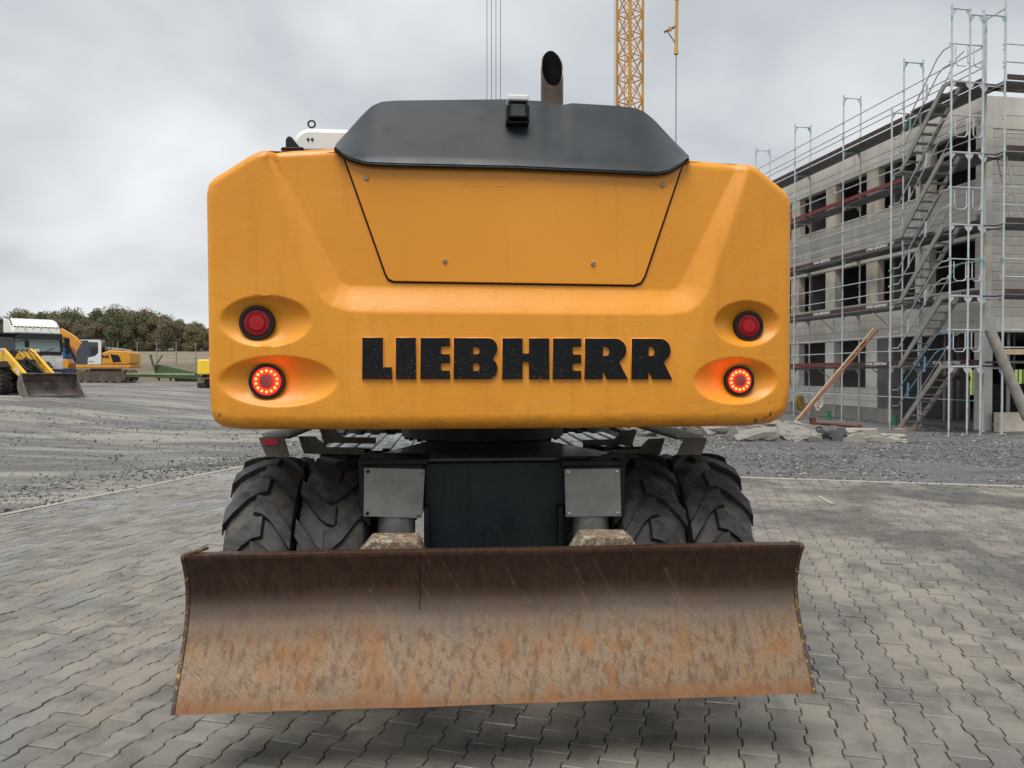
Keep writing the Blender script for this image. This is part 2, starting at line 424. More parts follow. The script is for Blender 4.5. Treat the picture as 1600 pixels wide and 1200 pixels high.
simple('stair_alu', (0.27, 0.255, 0.23), 0.5, 0.35, 0.18, 4, 0.12, 30)
simple('blue_rail', (0.14, 0.27, 0.42), 0.5, 0.1, 0.15, 4, 0.1, 30)
simple('bin_green', (0.02, 0.20, 0.075), 0.5, 0, 0.15, 4, 0.1, 30)
simple('pipe_concrete', (0.27, 0.25, 0.22), 0.85, 0, 0.2, 4, 0.3, 30, dirt=(0.16, 0.15, 0.13), dirt_amt=0.6)
simple('rubble_pale', (0.33, 0.305, 0.262), 0.9, 0, 0.2, 3, 0.4, 16, dirt=(0.26, 0.24, 0.20), dirt_amt=0.6)
simple('stone', (0.235, 0.217, 0.188), 0.9, 0, 0.3, 3, 0.5, 14, dirt=(0.15, 0.14, 0.125), dirt_amt=0.6)
simple('stone_dark', (0.10, 0.098, 0.095), 0.9, 0, 0.3, 3, 0.5, 14)
def mat_gravel_stone():
    m, n, l, b = new_mat('gravel_stone')
    ge = n.new('ShaderNodeNewGeometry')
    c = ramp(n, l, ge.outputs['Random Per Island'], [(0, (0.045, 0.046, 0.048)), (0.5, (0.11, 0.11, 0.108)), (0.85, (0.20, 0.195, 0.185)), (1, (0.34, 0.33, 0.30))])
    l.new(c, b.inputs['Base Color']); b.inputs['Roughness'].default_value = 0.8
    MAT['gravel_stone'] = m
mat_gravel_stone()
simple('joint_sand', (0.018, 0.016, 0.013), 0.95, 0, 0.3, 8, 0.4, 80)
simple('kerb_concrete', (0.33, 0.305, 0.265), 0.85, 0, 0.15, 4, 0.3, 40, dirt=(0.28, 0.26, 0.235), dirt_amt=0.6)
simple('crane_yellow', (0.60, 0.30, 0.045), 0.5, 0, 0.15, 1.5, 0.05, 30, dirt=(0.36, 0.20, 0.07), dirt_amt=0.5)
simple('cable', (0.05, 0.05, 0.055), 0.5, 0.4, 0.1, 3, 0.0)
simple('rope_ochre', (0.20, 0.135, 0.035), 0.9, 0, 0.3, 20, 0.4, 90)
simple('rope_white', (0.55, 0.51, 0.44), 0.9, 0, 0.2, 20, 0.4, 90)
simple('bark', (0.06, 0.05, 0.04), 0.9, 0, 0.3, 5, 0.5, 20)
simple('fence_post', (0.22, 0.215, 0.20), 0.8, 0, 0.2, 3, 0.2, 30)
simple('reflector_red', (0.50, 0.010, 0.030), 0.25, 0, 0.2, 60, 0.3, 200)

def mat_scaffold():
    m, n, l, b = new_mat('scaffold_tube')
    v = objv(n)
    c = ramp(n, l, nz(n, l, 3, 5, 0.6, v), [(0.3, (0.42, 0.45, 0.46)), (0.7, (0.60, 0.62, 0.62))])
    f = nz(n, l, 0.9, 3, 0.5, v, (1, 1, 0.8))
    k = ramp(n, l, f, [(0.615, 0.0), (0.64, 0.75)])
    c = mixc(n, l, k, c, (0.10, 0.33, 0.28))
    f2 = nz(n, l, 1.7, 2, 0.5, v, (1, 1, 1.6))
    c = mixc(n, l, ramp(n, l, f2, [(0.735, 0.0), (0.745, 0.8)]), c, (0.38, 0.07, 0.06))
    l.new(c, b.inputs['Base Color'])
    b.inputs['Metallic'].default_value = 0.35
    b.inputs['Roughness'].default_value = 0.48
    MAT['scaffold_tube'] = m
mat_scaffold()

def mat_leaf(name, cols):  # leaf colours are lightened to carry the haze of distance
    m, n, l, b = new_mat(name)
    ge = n.new('ShaderNodeNewGeometry')
    oi = n.new('ShaderNodeObjectInfo')
    r = mth(n, l, 'FRACT', mth(n, l, 'ADD', mth(n, l, 'MULTIPLY', ge.outputs['Random Per Island'], 0.45), mth(n, l, 'MULTIPLY', oi.outputs['Random'], 3.7)))
    c = ramp(n, l, r, [(i / (len(cols) - 1), k) for i, k in enumerate(cols)])
    l.new(c, b.inputs['Base Color'])
    b.inputs['Roughness'].default_value = 0.8
    b.inputs['Specular IOR Level'].default_value = 0.2
    MAT[name] = m
mat_leaf('leaf_green', [(0.1, 0.113, 0.069), (0.13, 0.139, 0.078), (0.16, 0.154, 0.085), (0.112, 0.125, 0.076)])
mat_leaf('leaf_olive', [(0.183, 0.171, 0.09), (0.224, 0.191, 0.095), (0.148, 0.15, 0.083), (0.201, 0.175, 0.092)])
mat_leaf('leaf_rust', [(0.195, 0.156, 0.104), (0.171, 0.151, 0.099), (0.218, 0.168, 0.106), (0.165, 0.151, 0.109)])

# ------------------------------------------------------------------ mesh helpers
class MB:
    def __init__(s): s.v = []; s.f = []
    def add(s, vs, fs):
        o = len(s.v); s.v.extend([tuple(p) for p in vs]); s.f.extend([tuple(i + o for i in f) for f in fs]); return s
    def box(s, c, d, M=None):
        x, y, z = d[0] / 2, d[1] / 2, d[2] / 2
        vs = [Vector((sx * x, sy * y, sz * z)) for sz in (-1, 1) for sy in (-1, 1) for sx in (-1, 1)]
        if M is not None: vs = [M @ p for p in vs]
        vs = [p + Vector(c) for p in vs]
        return s.add(vs, [(0, 2, 3, 1), (4, 5, 7, 6), (0, 1, 5, 4), (2, 6, 7, 3), (0, 4, 6, 2), (1, 3, 7, 5)])
    def span(s, a, b):
        return s.box([(a[i] + b[i]) / 2 for i in range(3)], [abs(b[i] - a[i]) for i in range(3)])
    def bar(s, p0, p1, w, h, up=(0, 0, 1)):
        p0, p1 = Vector(p0), Vector(p1); d = p1 - p0; L = d.length; d.normalize()
        up = Vector(up)
        if abs(d.dot(up)) > 0.98: up = Vector((1, 0, 0))
        side = d.cross(up).normalized(); u2 = side.cross(d).normalized()
        M = Matrix((side, d, u2)).transposed()
        return s.box((p0 + p1) / 2, (w, L, h), M)
    def tube(s, p0, p1, r, n=8, r2=None, cap=True):
        p0, p1 = Vector(p0), Vector(p1); d = (p1 - p0).normalized()
        a = d.cross(Vector((0, 0, 1)) if abs(d.z) < 0.95 else Vector((1, 0, 0))).normalized(); b = d.cross(a)
        r2 = r if r2 is None else r2
        vs = []
        for p, rr in ((p0, r), (p1, r2)):
            for i in range(n):
                t = 2 * math.pi * i / n
                vs.append(p + (a * math.cos(t) + b * math.sin(t)) * rr)
        fs = [(i, i + n, (i + 1) % n + n, (i + 1) % n) for i in range(n)]
        if cap: fs += [tuple(range(n)), tuple(reversed(range(n, 2 * n)))]
        return s.add(vs, fs)
    def path(s, pts, r, n=8):
        for a, b in zip(pts[:-1], pts[1:]): s.tube(a, b, r, n)
        return s
    def prism(s, poly, a0, a1, axis='y'):
        # poly in the plane normal to axis; swept from a0 to a1
        def P(u, w, a):
            return (u, a, w) if axis == 'y' else ((a, u, w) if axis == 'x' else (u, w, a))
        n = len(poly)
        vs = [P(u, w, a0) for u, w in poly] + [P(u, w, a1) for u, w in poly]
        fs = [(i, (i + 1) % n, (i + 1) % n + n, i + n) for i in range(n)] + [tuple(reversed(range(n))), tuple(range(n, 2 * n))]
        return s.add(vs, fs)
    def lathe(s, prof, n=32, axis='x', c=(0, 0, 0), closed=False):
        # prof: (axial, radius)
        vs = []; k = len(prof)
        for i in range(n):
            t = 2 * math.pi * i / n
            for a, r in prof:
                if axis == 'x': p = (a, r * math.cos(t), r * math.sin(t))
                elif axis == 'y': p = (r * math.cos(t), a, r * math.sin(t))
                else: p = (r * math.cos(t), r * math.sin(t), a)
                vs.append((p[0] + c[0], p[1] + c[1], p[2] + c[2]))
        fs = []
        for i in range(n):
            j = (i + 1) % n
            for q in range(k - 1 if not closed else k):
                q2 = (q + 1) % k
                fs.append((i * k + q, j * k + q, j * k + q2, i * k + q2))
        return s.add(vs, fs)
    def mesh(s, name, mat, smooth=False):
        me = bpy.data.meshes.new(name)
        me.from_pydata(s.v, [], s.f); me.update()
        bm_fix(me)
        if mat: me.materials.append(MAT[mat])
        if smooth: smooth_mesh(me)
        return me
    def build(s, name, mat, parent=None, smooth=False, bevel=0, loc=None):
        return link(name, s.mesh(name, mat, smooth), parent, bevel, loc)

import bmesh
def bm_fix(me):
    bm = bmesh.new(); bm.from_mesh(me)
    bmesh.ops.recalc_face_normals(bm, faces=bm.faces)
    bm.to_mesh(me); bm.free()

def smooth_mesh(me, ang=40):
    me.polygons.foreach_set('use_smooth', [True] * len(me.polygons))
    try: me.set_sharp_from_angle(angle=R(ang))
    except Exception: pass

def link(name, me, parent=None, bevel=0, loc=None):
    o = bpy.data.objects.new(name, me)
    COL.objects.link(o)
    if parent is not None: o.parent = parent
    if loc is not None: o.location = loc
    if bevel:
        b = o.modifiers.new('bevel', 'BEVEL'); b.width = bevel; b.segments = 2; b.limit_method = 'ANGLE'; b.angle_limit = R(35)
        b.harden_normals = False
    return o

def empty(name, loc=(0, 0, 0), rz=0.0, label=None, cat=None, group=None):
    o = bpy.data.objects.new(name, None)
    COL.objects.link(o)
    o.location = loc; o.rotation_euler = (0, 0, rz); o.empty_display_size = 0.3
    if label: tag(o, label, cat, group)
    return o

def tag(o, label, cat, group=None):
    o['label'] = label; o['category'] = cat
    if group: o['group'] = group
    return o

def structure(o):
    o['kind'] = 'structure'; return o

def stuff(o, label=None, cat=None):
    o['kind'] = 'stuff'
    if label: o['label'] = label
    if cat: o['category'] = cat
    return o

def dup(o, parent=None):
    c = o.copy(); COL.objects.link(c); c.parent = parent
    for ch in list(o.children): dup(ch, c)
    return c

def text_mesh(txt, size, extrude=0.002, space=1.0, offset=0.0):
    cu = bpy.data.curves.new('t', 'FONT'); cu.body = txt; cu.size = size; cu.extrude = extrude
    cu.align_x = 'CENTER'; cu.align_y = 'CENTER'; cu.space_character = space; cu.offset = offset
    cu.resolution_u = 3
    o = bpy.data.objects.new('t', cu); COL.objects.link(o)
    bpy.context.view_layer.update()
    me = bpy.data.meshes.new_from_object(o.evaluated_get(bpy.context.evaluated_depsgraph_get()))
    bpy.data.objects.remove(o)
    return me

def poly_mesh(loops, extrude, bev=0.0):
    """filled outline (first loop) with holes, lying in local x-y, thickness 2*extrude"""
    cu = bpy.data.curves.new('p', 'CURVE'); cu.dimensions = '2D'; cu.fill_mode = 'BOTH'; cu.extrude = extrude
    cu.bevel_depth = bev; cu.bevel_resolution = 1; cu.offset = -bev
    for lp in loops:
        sp = cu.splines.new('POLY'); sp.points.add(len(lp) - 1); sp.use_cyclic_u = True
        for i, (x, y) in enumerate(lp): sp.points[i].co = (x, y, 0, 1)
    o = bpy.data.objects.new('p', cu); COL.objects.link(o)
    bpy.context.view_layer.update()
    me = bpy.data.meshes.new_from_object(o.evaluated_get(bpy.context.evaluated_depsgraph_get()))
    bpy.data.objects.remove(o)
    return me

def sstep(a, b, x):
    t = np.clip((x - a) / (b - a), 0, 1); return t * t * (3 - 2 * t)

def ray(px, py):
    """world direction through a picture position (1600 x 1200), scaled to unit depth"""
    x = (px - 800) / F_PX; zc = (600 - py) / F_PX
    c, s = math.cos(PITCH), math.sin(PITCH)
    d = Vector((x, c + s * zc, -s + c * zc))
    return d / d.y

def at_depth(px, py, d):
    return Vector((0, 0, CAM_H)) + ray(px, py) * d

# ------------------------------------------------------------------ terrain
def gz(x, y):
    x = np.asarray(x, float); y = np.asarray(y, float)
    z = 0.74 * sstep(7.5, 19, -x) * sstep(6, 20, y) + 0.16 * sstep(19, 32, -x)
    z = z - 0.15 * sstep(5, 11, x) * sstep(9, 17, y)
    z = z + 1.45 * sstep(60.5, 70, y) + 0.045 * np.clip(y - 70, 0, 85) + 0.012 * np.clip(y - 155, 0, 400)
    return z
def gzf(x, y): return float(gz(x, y))

# pavement frame: far-left corner and axes
PV_A = R(14.5)
PV_C = Vector((-4.48, 14.0, 0))
PV_R = Vector((math.cos(PV_A), -math.sin(PV_A), 0))      # along the far edge, to the right
PV_N = Vector((-math.sin(PV_A), -math.cos(PV_A), 0))     # along the left edge, towards the camera

def pv_uv(x, y):
    dx, dy = x - PV_C.x, y - PV_C.y
    return dx * PV_R.x + dy * PV_R.y, dx * PV_N.x + dy * PV_N.y

def build_ground():
    rings = list(np.concatenate([np.linspace(0.0, 26, 150), 26 * np.exp(np.linspace(0.02, math.log(3000 / 26), 90))]))
    angs = np.concatenate([np.linspace(-60, 60, 260), np.linspace(62, 298, 60)])
    rr, aa = np.meshgrid(rings[1:], np.radians(angs), indexing='ij')
    X = rr * np.sin(aa); Y = rr * np.cos(aa)
    Z = gz(X, Y)
    u = (X - PV_C.x) * PV_R.x + (Y - PV_C.y) * PV_R.y
    v = (X - PV_C.x) * PV_N.x + (Y - PV_C.y) * PV_N.y
    inside = np.minimum(np.minimum(u, v), np.minimum(20 - u, 20 - v))
    rough = np.zeros_like(Z)
    for i in range(Z.shape[0]):
        if rings[i + 1] > 90: break
        for j in range(260):
            p = (X[i, j], Y[i, j], 0)
            rough[i, j] = mnoise.noise((p[0] * 0.8, p[1] * 0.8, 1.0)) * 0.03 + mnoise.noise((p[0] * 3.1, p[1] * 3.1, 4.0)) * 0.012
    Z = Z + rough * sstep(0.0, 0.5, -inside) - 0.012 - 0.09 * sstep(0.12, 0.4, inside)
    nr, na = Z.shape
    vs = np.stack([X, Y, Z], -1).reshape(-1, 3).tolist(); vs.append((0, 0, -0.1)); c = len(vs) - 1
    fs = []
    for i in range(nr - 1):
        for j in range(na):
            k = (j + 1) % na
            fs.append((i * na + j, i * na + k, (i + 1) * na + k, (i + 1) * na + j))
    for j in range(na): fs.append((c, (j + 1) % na, j))
    me = bpy.data.meshes.new('ground'); me.from_pydata(vs, [], fs); me.update(); bm_fix(me)
    me.materials.append(MAT['gravel_ground']); smooth_mesh(me, 60)
    structure(link('ground', me))
build_ground()

# ------------------------------------------------------------------ pavement of double-T concrete pavers
def paver_outline(inset=0.0):
    W, N, L = 0.0778 - inset, 0.0598 - inset, 0.0986 - inset
    q = [(W, -L), (W, -0.062), (N, -0.038), (N, 0.038), (W, 0.062), (W, L)]
    return q + [(-x, -y) for x, y in q]
def paver_geo():
    o, t = paver_outline(0), paver_outline(0.004)
    n = len(o)
    vs = [(x, y, -0.03) for x, y in o] + [(x, y, -0.0035) for x, y in o] + [(x, y, 0.0) for x, y in t]
    fs = [tuple(range(2 * n, 3 * n))]
    for i in range(n):
        j = (i + 1) % n
        fs.append((i, j, j + n, i + n)); fs.append((i + n, j + n, j + 2 * n, i + 2 * n))
    return np.array(vs), fs

def build_pavement():
    root = MB()
    a = PV_C + PV_R * 0.0; W_, L_ = 17.5, 15.0
    q = [PV_C, PV_C + PV_R * W_, PV_C + PV_R * W_ + PV_N * L_, PV_C + PV_N * L_]
    root.add([(p.x, p.y, -0.016) for p in q], [(0, 1, 2, 3)])
    base = structure(root.build('paved_yard', 'joint_sand'))
    gv, gf = paver_geo()
    spots = []
    cp, rp = 0.1428, 0.2
    for i in range(int(17.3 / cp)):
        for j in range(int(14.8 / rp)):
            u = 0.19 + cp * i; v = 0.24 + rp * j + (0.1 if i % 2 else 0.0)
            p = PV_C + PV_R * u + PV_N * v
            if p.y < 1.6 or abs(p.x) > 0.72 * p.y + 1.6: continue
            spots.append(p)
    rng = random.Random(3)
    def inframe(p):
        return abs(p.x) / p.y < 0.66 and CAM_H / p.y * F_PX + HOR < 1200
    hidden = lambda p: -1.5 < p.x < 1.25 and p.y > 3.9
    order = sorted(range(len(spots)), key=lambda i: (0 if inframe(spots[i]) and not hidden(spots[i]) else 1, spots[i].length))
    single = set(order[:300])
    me = bpy.data.meshes.new('paver'); me.from_pydata(gv.tolist(), [], gf); me.update(); bm_fix(me)
    me.materials.append(MAT['paver_concrete'])
    rz = math.atan2(PV_R.y, PV_R.x)
    AV, AF = [], []
    for i, p in enumerate(spots):
        tz = rng.gauss(0, 0.0016); ax, ay, aw = rng.gauss(0, 0.010), rng.gauss(0, 0.010), rng.gauss(0, 0.006)
        if i in single:
            o = link('paver', me, base, 0, (p.x, p.y, tz))
            o.rotation_euler = (ax, ay, rz + aw)
        else:
            M = np.array(Matrix.Rotation(rz + aw, 3, 'Z') @ Matrix.Rotation(ay, 3, 'Y') @ Matrix.Rotation(ax, 3, 'X'))
            w = gv @ M.T + np.array([p.x, p.y, tz])
            o0 = len(AV) * 0 + sum(len(q) for q in AV[-1:]) * 0
            AF.append(len(AV)); AV.append(w)
    nv = gv.shape[0]
    allv = np.concatenate(AV)
    faces = []
    for k in range(len(AV)):
        b0 = k * nv
        faces.extend([tuple(b0 + q for q in f) for f in gf])
    me2 = bpy.data.meshes.new('pavers'); me2.from_pydata(allv.tolist(), [], faces); me2.update(); bm_fix(me2)
    me2.materials.append(MAT['paver_concrete'])
    stuff(link('pavers', me2, base))
    # edging stones along both outer edges
    kb = MB().box((0, 0, 0), (0.99, 0.095, 0.10)).mesh('kerb_stone', 'kerb_concrete')
    for i in range(15):
        p = PV_C + PV_N * (0.5 + i) + PV_R * 0.03
        o = link('kerb_stone', kb, base, 0.006, (p.x, p.y, -0.046 + rng.gauss(0, 0.002))); o.rotation_euler = (0, 0, math.atan2(PV_N.y, PV_N.x))
    for i in range(17):
        p = PV_C + PV_R * (0.6 + i) + PV_N * 0.05
        o = link('kerb_stone', kb, base, 0.006, (p.x, p.y, -0.046 + rng.gauss(0, 0.002))); o.rotation_euler = (0, 0, math.atan2(PV_R.y, PV_R.x))
    # a short white paint dash left on the pavers
    d0 = at_depth(1279, 776, 1)
    def gp(px, py):
        d = ray(px, py); t = CAM_H / -d.z; return Vector((0, 0, CAM_H)) + d * t
    a, b = gp(1279, 775), gp(1301, 788)
    s = (b - a).cross(Vector((0, 0, 1))).normalized() * 0.024
    dm = MB().add([(p.x, p.y, 0.006) for p in (a - s, b - s, b + s, a + s)], [(0, 1, 2, 3)])
    dm.build('paint_mark', 'kerb_concrete', base)
build_pavement()

# ------------------------------------------------------------------ loose gravel and rubble
def stone_geo(rng, s):
    # jittered octahedron-like chip
    base = [(1, 0, 0), (-1, 0, 0), (0, 1, 0), (0, -1, 0), (0, 0, 0.7), (0, 0, -0.5)]
    f = [(0, 2, 4), (2, 1, 4), (1, 3, 4), (3, 0, 4), (2, 0, 5), (1, 2, 5), (3, 1, 5), (0, 3, 5)]
    a = rng.uniform(0, 6.28); ca, sa = math.cos(a), math.sin(a)
    v = []
    for x, y, z in base:
        x, y, z = x * s * rng.uniform(0.6, 1.3), y * s * rng.uniform(0.6, 1.3), z * s * rng.uniform(0.6, 1.3)
        x += rng.gauss(0, s * 0.2); y += rng.gauss(0, s * 0.2)
        v.append((x * ca - y * sa, x * sa + y * ca, z))
    return v, f
def build_gravel():
    rng = random.Random(11)
    V, Fc = [], []
    n = 0
    while n < 22000:
        y = rng.uniform(7, 24) if rng.random() < 0.75 else rng.uniform(10, 34)
        x = rng.uniform(-0.75, 0.75) * y
        u, v = pv_uv(x, y)
        if u > -0.04 and v > -0.04: continue
        if mnoise.noise((x * 0.5, y * 0.5, 9.0)) < rng.uniform(-0.5, 0.35): continue
        if x < -2 and u < -1.6 and rng.random() < 0.8: continue
        s = (0.008 + 0.022 * rng.random() ** 2.5) * (1 + 0.02 * y)
        vs, fs = stone_geo(rng, s)
        z = gzf(x, y)
        o = len(V)
        V.extend([(a + x, b + y, c + z) for a, b, c in vs]); Fc.extend([tuple(q + o for q in f) for f in fs]); n += 1
    # grit swept onto the pavers near the edge
    for _ in range(1400):
        if rng.random() < 0.5: u, v = abs(rng.gauss(0, 0.5)), rng.uniform(0, 13)
        else: u, v = rng.uniform(0, 16), abs(rng.gauss(0, 0.4))
        p = PV_C + PV_R * u + PV_N * v
        vs, fs = stone_geo(rng, rng.uniform(0.005, 0.014)); o = len(V)
        V.extend([(a + p.x, b + p.y, c + 0.003) for a, b, c in vs]); Fc.extend([tuple(q + o for q in f) for f in fs])
    me = bpy.data.meshes.new('gravel'); me.from_pydata(V, [], Fc); me.update()
    me.materials.append(MAT['gravel_stone'])
    stuff(link('gravel', me), 'loose grey gravel lying over the yard', 'gravel')
build_gravel()

def rock(name, sx, sy, sz, seed, mat, flat=0.35):
    bm = bmesh.new()
    bmesh.ops.create_icosphere(bm, subdivisions=4, radius=1.0)
    for v in bm.verts:
        d = v.co.normalized()
        k = 1 + 0.55 * mnoise.noise((d.x * 1.5 + seed * 5.1, d.y * 1.5, d.z * 1.5)) + 0.22 * mnoise.noise((d.x * 4 + seed, d.y * 4, d.z * 4))
        c = d * k
        for ax in range(3):                              # broken flat faces
            pl = 0.80 + 0.22 * mnoise.noise((seed * 3.3 + ax, 2.2, 1.1))
            c[ax] = max(-pl, min(pl, c[ax]))
        v.co = Vector((c.x * sx, c.y * sy, (c.z + 0.45) * sz))
    me = bpy.data.meshes.new(name); bm.to_mesh(me); bm.free()
    me.materials.append(MAT[mat]); smooth_mesh(me, 22)
    return me

def build_rubble():
    rng = random.Random(5)
    spots = [(1072, 674, 34, 16), (1092, 679, 26, 14), (1105, 672, 36, 18), (1098, 668, 24, 14), (1118, 681, 34, 14), (1132, 668, 44, 20),
             (1140, 682, 52, 17), (1155, 684, 20, 13), (1160, 670, 32, 18), (1178, 683, 50, 14), (1190, 672, 58, 20), (1206, 682, 34, 15),
             (1222, 670, 36, 16), (1226, 683, 40, 15), (1240, 676, 46, 17), (1252, 684, 36, 11), (1262, 670, 40, 14), (1268, 678, 24, 10),
             (1280, 682, 34, 9), (1010, 674, 30, 15), (1030, 678, 36, 15), (1050, 672, 36, 17), (1060, 682, 26, 11), (990, 678, 30, 14)]
    for i, (px, py, wpx, hpx) in enumerate(spots):
        d = 19.0 + rng.uniform(-0.8, 1.0) + (684 - py) * 0.12
        ppm = F_PX / d
        me = rock('rubble_stone', wpx / ppm / 1.25, wpx / ppm / 1.25 * rng.uniform(0.6, 0.9), hpx / ppm * 0.95, i + 1, 'stone')
        x = (px - 800) / ppm
        o = link('rubble_stone', me, None, 0, (x, d, gzf(x, d) - 0.02)); o.rotation_euler = (rng.uniform(-.2, .2), rng.uniform(-.2, .2), rng.uniform(-0.5, 0.5))
        tag(o, 'broken pale concrete lump in the rubble heap behind the excavator', 'rubble', 'rubble heap on the gravel')
    for (px, wpx, hpx, mat, lab, sd) in ((1299, 30, 20, 'stone_dark', 'dark lump of broken asphalt at the end of the rubble heap', 40),
                                       (1335, 62, 17, 'rubble_pale', 'smooth pale slab of concrete lying next to the dark asphalt lump', 41),
                                       (1372, 56, 12, 'rubble_pale', 'low rounded pale concrete slab, rightmost of the rubble', 42)):
        d = 19.4; ppm = F_PX / d; x = (px - 800) / ppm
        me = rock('rubble_slab', wpx / ppm / 1.25, 0.45, hpx / ppm * 0.9, sd, mat)
        o = link('rubble_slab', me, None, 0, (x, d, gzf(x, d) - 0.02))
        tag(o, lab, 'rubble')
build_rubble()

# ------------------------------------------------------------------ the wheeled excavator
YAW = R(4.5)
REAR = -2.10                                   # local y of the counterweight's rear face
_c = at_depth(780, 600, 3.37)
EX_O = Vector((_c.x, _c.y, 0)) - Matrix.Rotation(YAW, 3, 'Z') @ Vector((0, REAR, 0))
EXC = empty('wheeled_excavator', EX_O, YAW, 'large yellow wheeled excavator seen from behind, rusty dozer blade held above the paving', 'excavator')
_Mi = Matrix.Rotation(-YAW, 3, 'Z')
def loc(px, py, yl):
    """machine-local (x, z) of a feature that lies in the local plane y = yl"""
    o = _Mi @ (Vector((0, 0, CAM_H)) - EX_O); d = _Mi @ ray(px, py)
    t = (yl - o.y) / d.y
    p = o + d * t
    return p.x, p.z
def pl(pts, yl): return [loc(x, y, yl) for x, y in pts]

def seg_dist(P, poly, closed=True):
    P = np.asarray(P); best = np.full(P.shape[0], 1e9)
    n = len(poly)
    for i in range(n if closed else n - 1):
        a = np.array(poly[i]); b = np.array(poly[(i + 1) % n]); d = b - a
        t = np.clip(((P - a) @ d) / max(d @ d, 1e-12), 0, 1)
        q = a + t[:, None] * d
        best = np.minimum(best, np.hypot(*(P - q).T))
    return best
def inside_poly(P, poly):
    x, y = P[:, 0], P[:, 1]; r = np.zeros(len(x), bool); n = len(poly); j = n - 1
    for i in range(n):
        xi, yi = poly[i]; xj, yj = poly[j]
        c = ((yi > y) != (yj > y)) & (x < (xj - xi) * (y - yi) / ((yj - yi) if yj != yi else 1e-9) + xi)
        r ^= c; j = i
    return r

CW_OUT = pl([(326, 302), (330, 286), (340, 277), (396, 244), (412, 237), (522, 231), (1078, 249), (1160, 257), (1176, 262), (1222, 297), (1231, 308), (1234, 322),
             (1237, 618), (1234, 640), (1224, 653), (1205, 661), (1170, 664), (780, 668), (380, 670), (348, 667), (333, 658), (327, 643)], REAR)
CW_OUT = [((x - CW_OUT[17][0]) * 1.022 + CW_OUT[17][0], z + (0.012 if z > 2.2 else (-0.010 if z < 1.5 else 0))) for x, z in CW_OUT]
REC_O = pl([(417, 200), (417, 247), (484, 432), (497, 461), (515, 478), (545, 487), (600, 489), (1040, 492), (1075, 488), (1095, 474), (1107, 456), (1170, 265), (1172, 200)], REAR)
REC_I = pl([(427, 200), (427, 247), (527, 430), (533, 440), (545, 445), (800, 448), (1050, 452), (1060, 449), (1068, 440), (1150, 267), (1152, 200)], REAR)
HOOD_LOW = [(524, 229), (531, 237), (546, 245), (572, 252), (620, 254), (800, 258), (960, 265), (1026, 268), (1048, 264), (1064, 254), (1076, 246)]
PANEL = pl([(534, 240), (600, 428), (604, 436), (612, 440), (996, 446), (1006, 442), (1012, 432), (1071, 252)] + [(x, y - 1.5) for x, y in HOOD_LOW[1:-1]][::-1], REAR)
CREASE_L = pl([(417, 150), (417, 247), (484, 432), (515, 520), (548, 598), (566, 700)], REAR)
CREASE_R = pl([(1172, 150), (1170, 265), (1107, 456), (1090, 510), (1058, 640), (1045, 700)], REAR)
DISH = [((413, 501), 70, 39), ((432, 596), 91, 39), ((1170, 505), 56, 36), ((1153, 595), 71, 37)]
LAMP = [((396, 503), 27, False), ((411, 596), 27.5, True), ((1177, 508), 24.5, False), ((1163, 595), 24.5, True)]
PPM = 357.0

def cw_depth(P):
    D = np.zeros(len(P))
    x, z = P[:, 0], P[:, 1]
    # wings swept back outside the crease lines
    for cr, sgn in ((CREASE_L, -1), (CREASE_R, 1)):
        zs = np.array([q[1] for q in cr])[::-1]; xs = np.array([q[0] for q in cr])[::-1]
        xc = np.interp(z, zs, xs)
        w = np.clip(sgn * (x - xc), 0, None)
        D += 0.10 * np.where(w < 0.03, w * w / 0.06, w - 0.015)
    # central recess
    io, ii = inside_poly(P, REC_O), inside_poly(P, REC_I)
    a, b = seg_dist(P, REC_O, False), seg_dist(P, REC_I, False)
    t = np.where(ii, 1.0, np.where(io, a / (a + b + 1e-9), 0.0))
    t = t * t * (3 - 2 * t) * 0.2 + t * 0.8
    ztop = CW_OUT[5][1]; zb = REC_O[6][1]
    dm = 0.026 + 0.022 * np.clip((ztop - z) / (ztop - zb), 0, 1)
    D += t * dm
    # lamp pockets
    for (c, rx, rz) in DISH:
        cx, cz = loc(c[0], c[1], REAR)
        q = ((x - cx) / (rx / PPM)) ** 2 + ((z - cz) / (rz / PPM)) ** 2
        D += np.where(q < 1, 0.060 * np.power(np.clip(1 - q, 0, 1), 0.88), 0.0)
    # the casting stays low under the engine hood
    hl = pl(HOOD_LOW, REAR - 0.02)
    zl = np.interp(x, [q[0] for q in hl], [q[1] for q in hl])
    D += np.where((x > hl[0][0] + 0.004) & (x < hl[-1][0] - 0.004), 0.45 * sstep(0.0, 0.02, z - zl), 0.0)
    # rounded outer edges
    ed = seg_dist(P, CW_OUT)
    low = CW_OUT[17][1]
    r = 0.04 + 0.025 * (1 - sstep(low + 0.05, low + 0.22, z))
    k = np.clip((r - ed) / r, 0, 1)
    D += r * (1 - np.sqrt(np.clip(1 - k * k, 0, 1)))
    return D

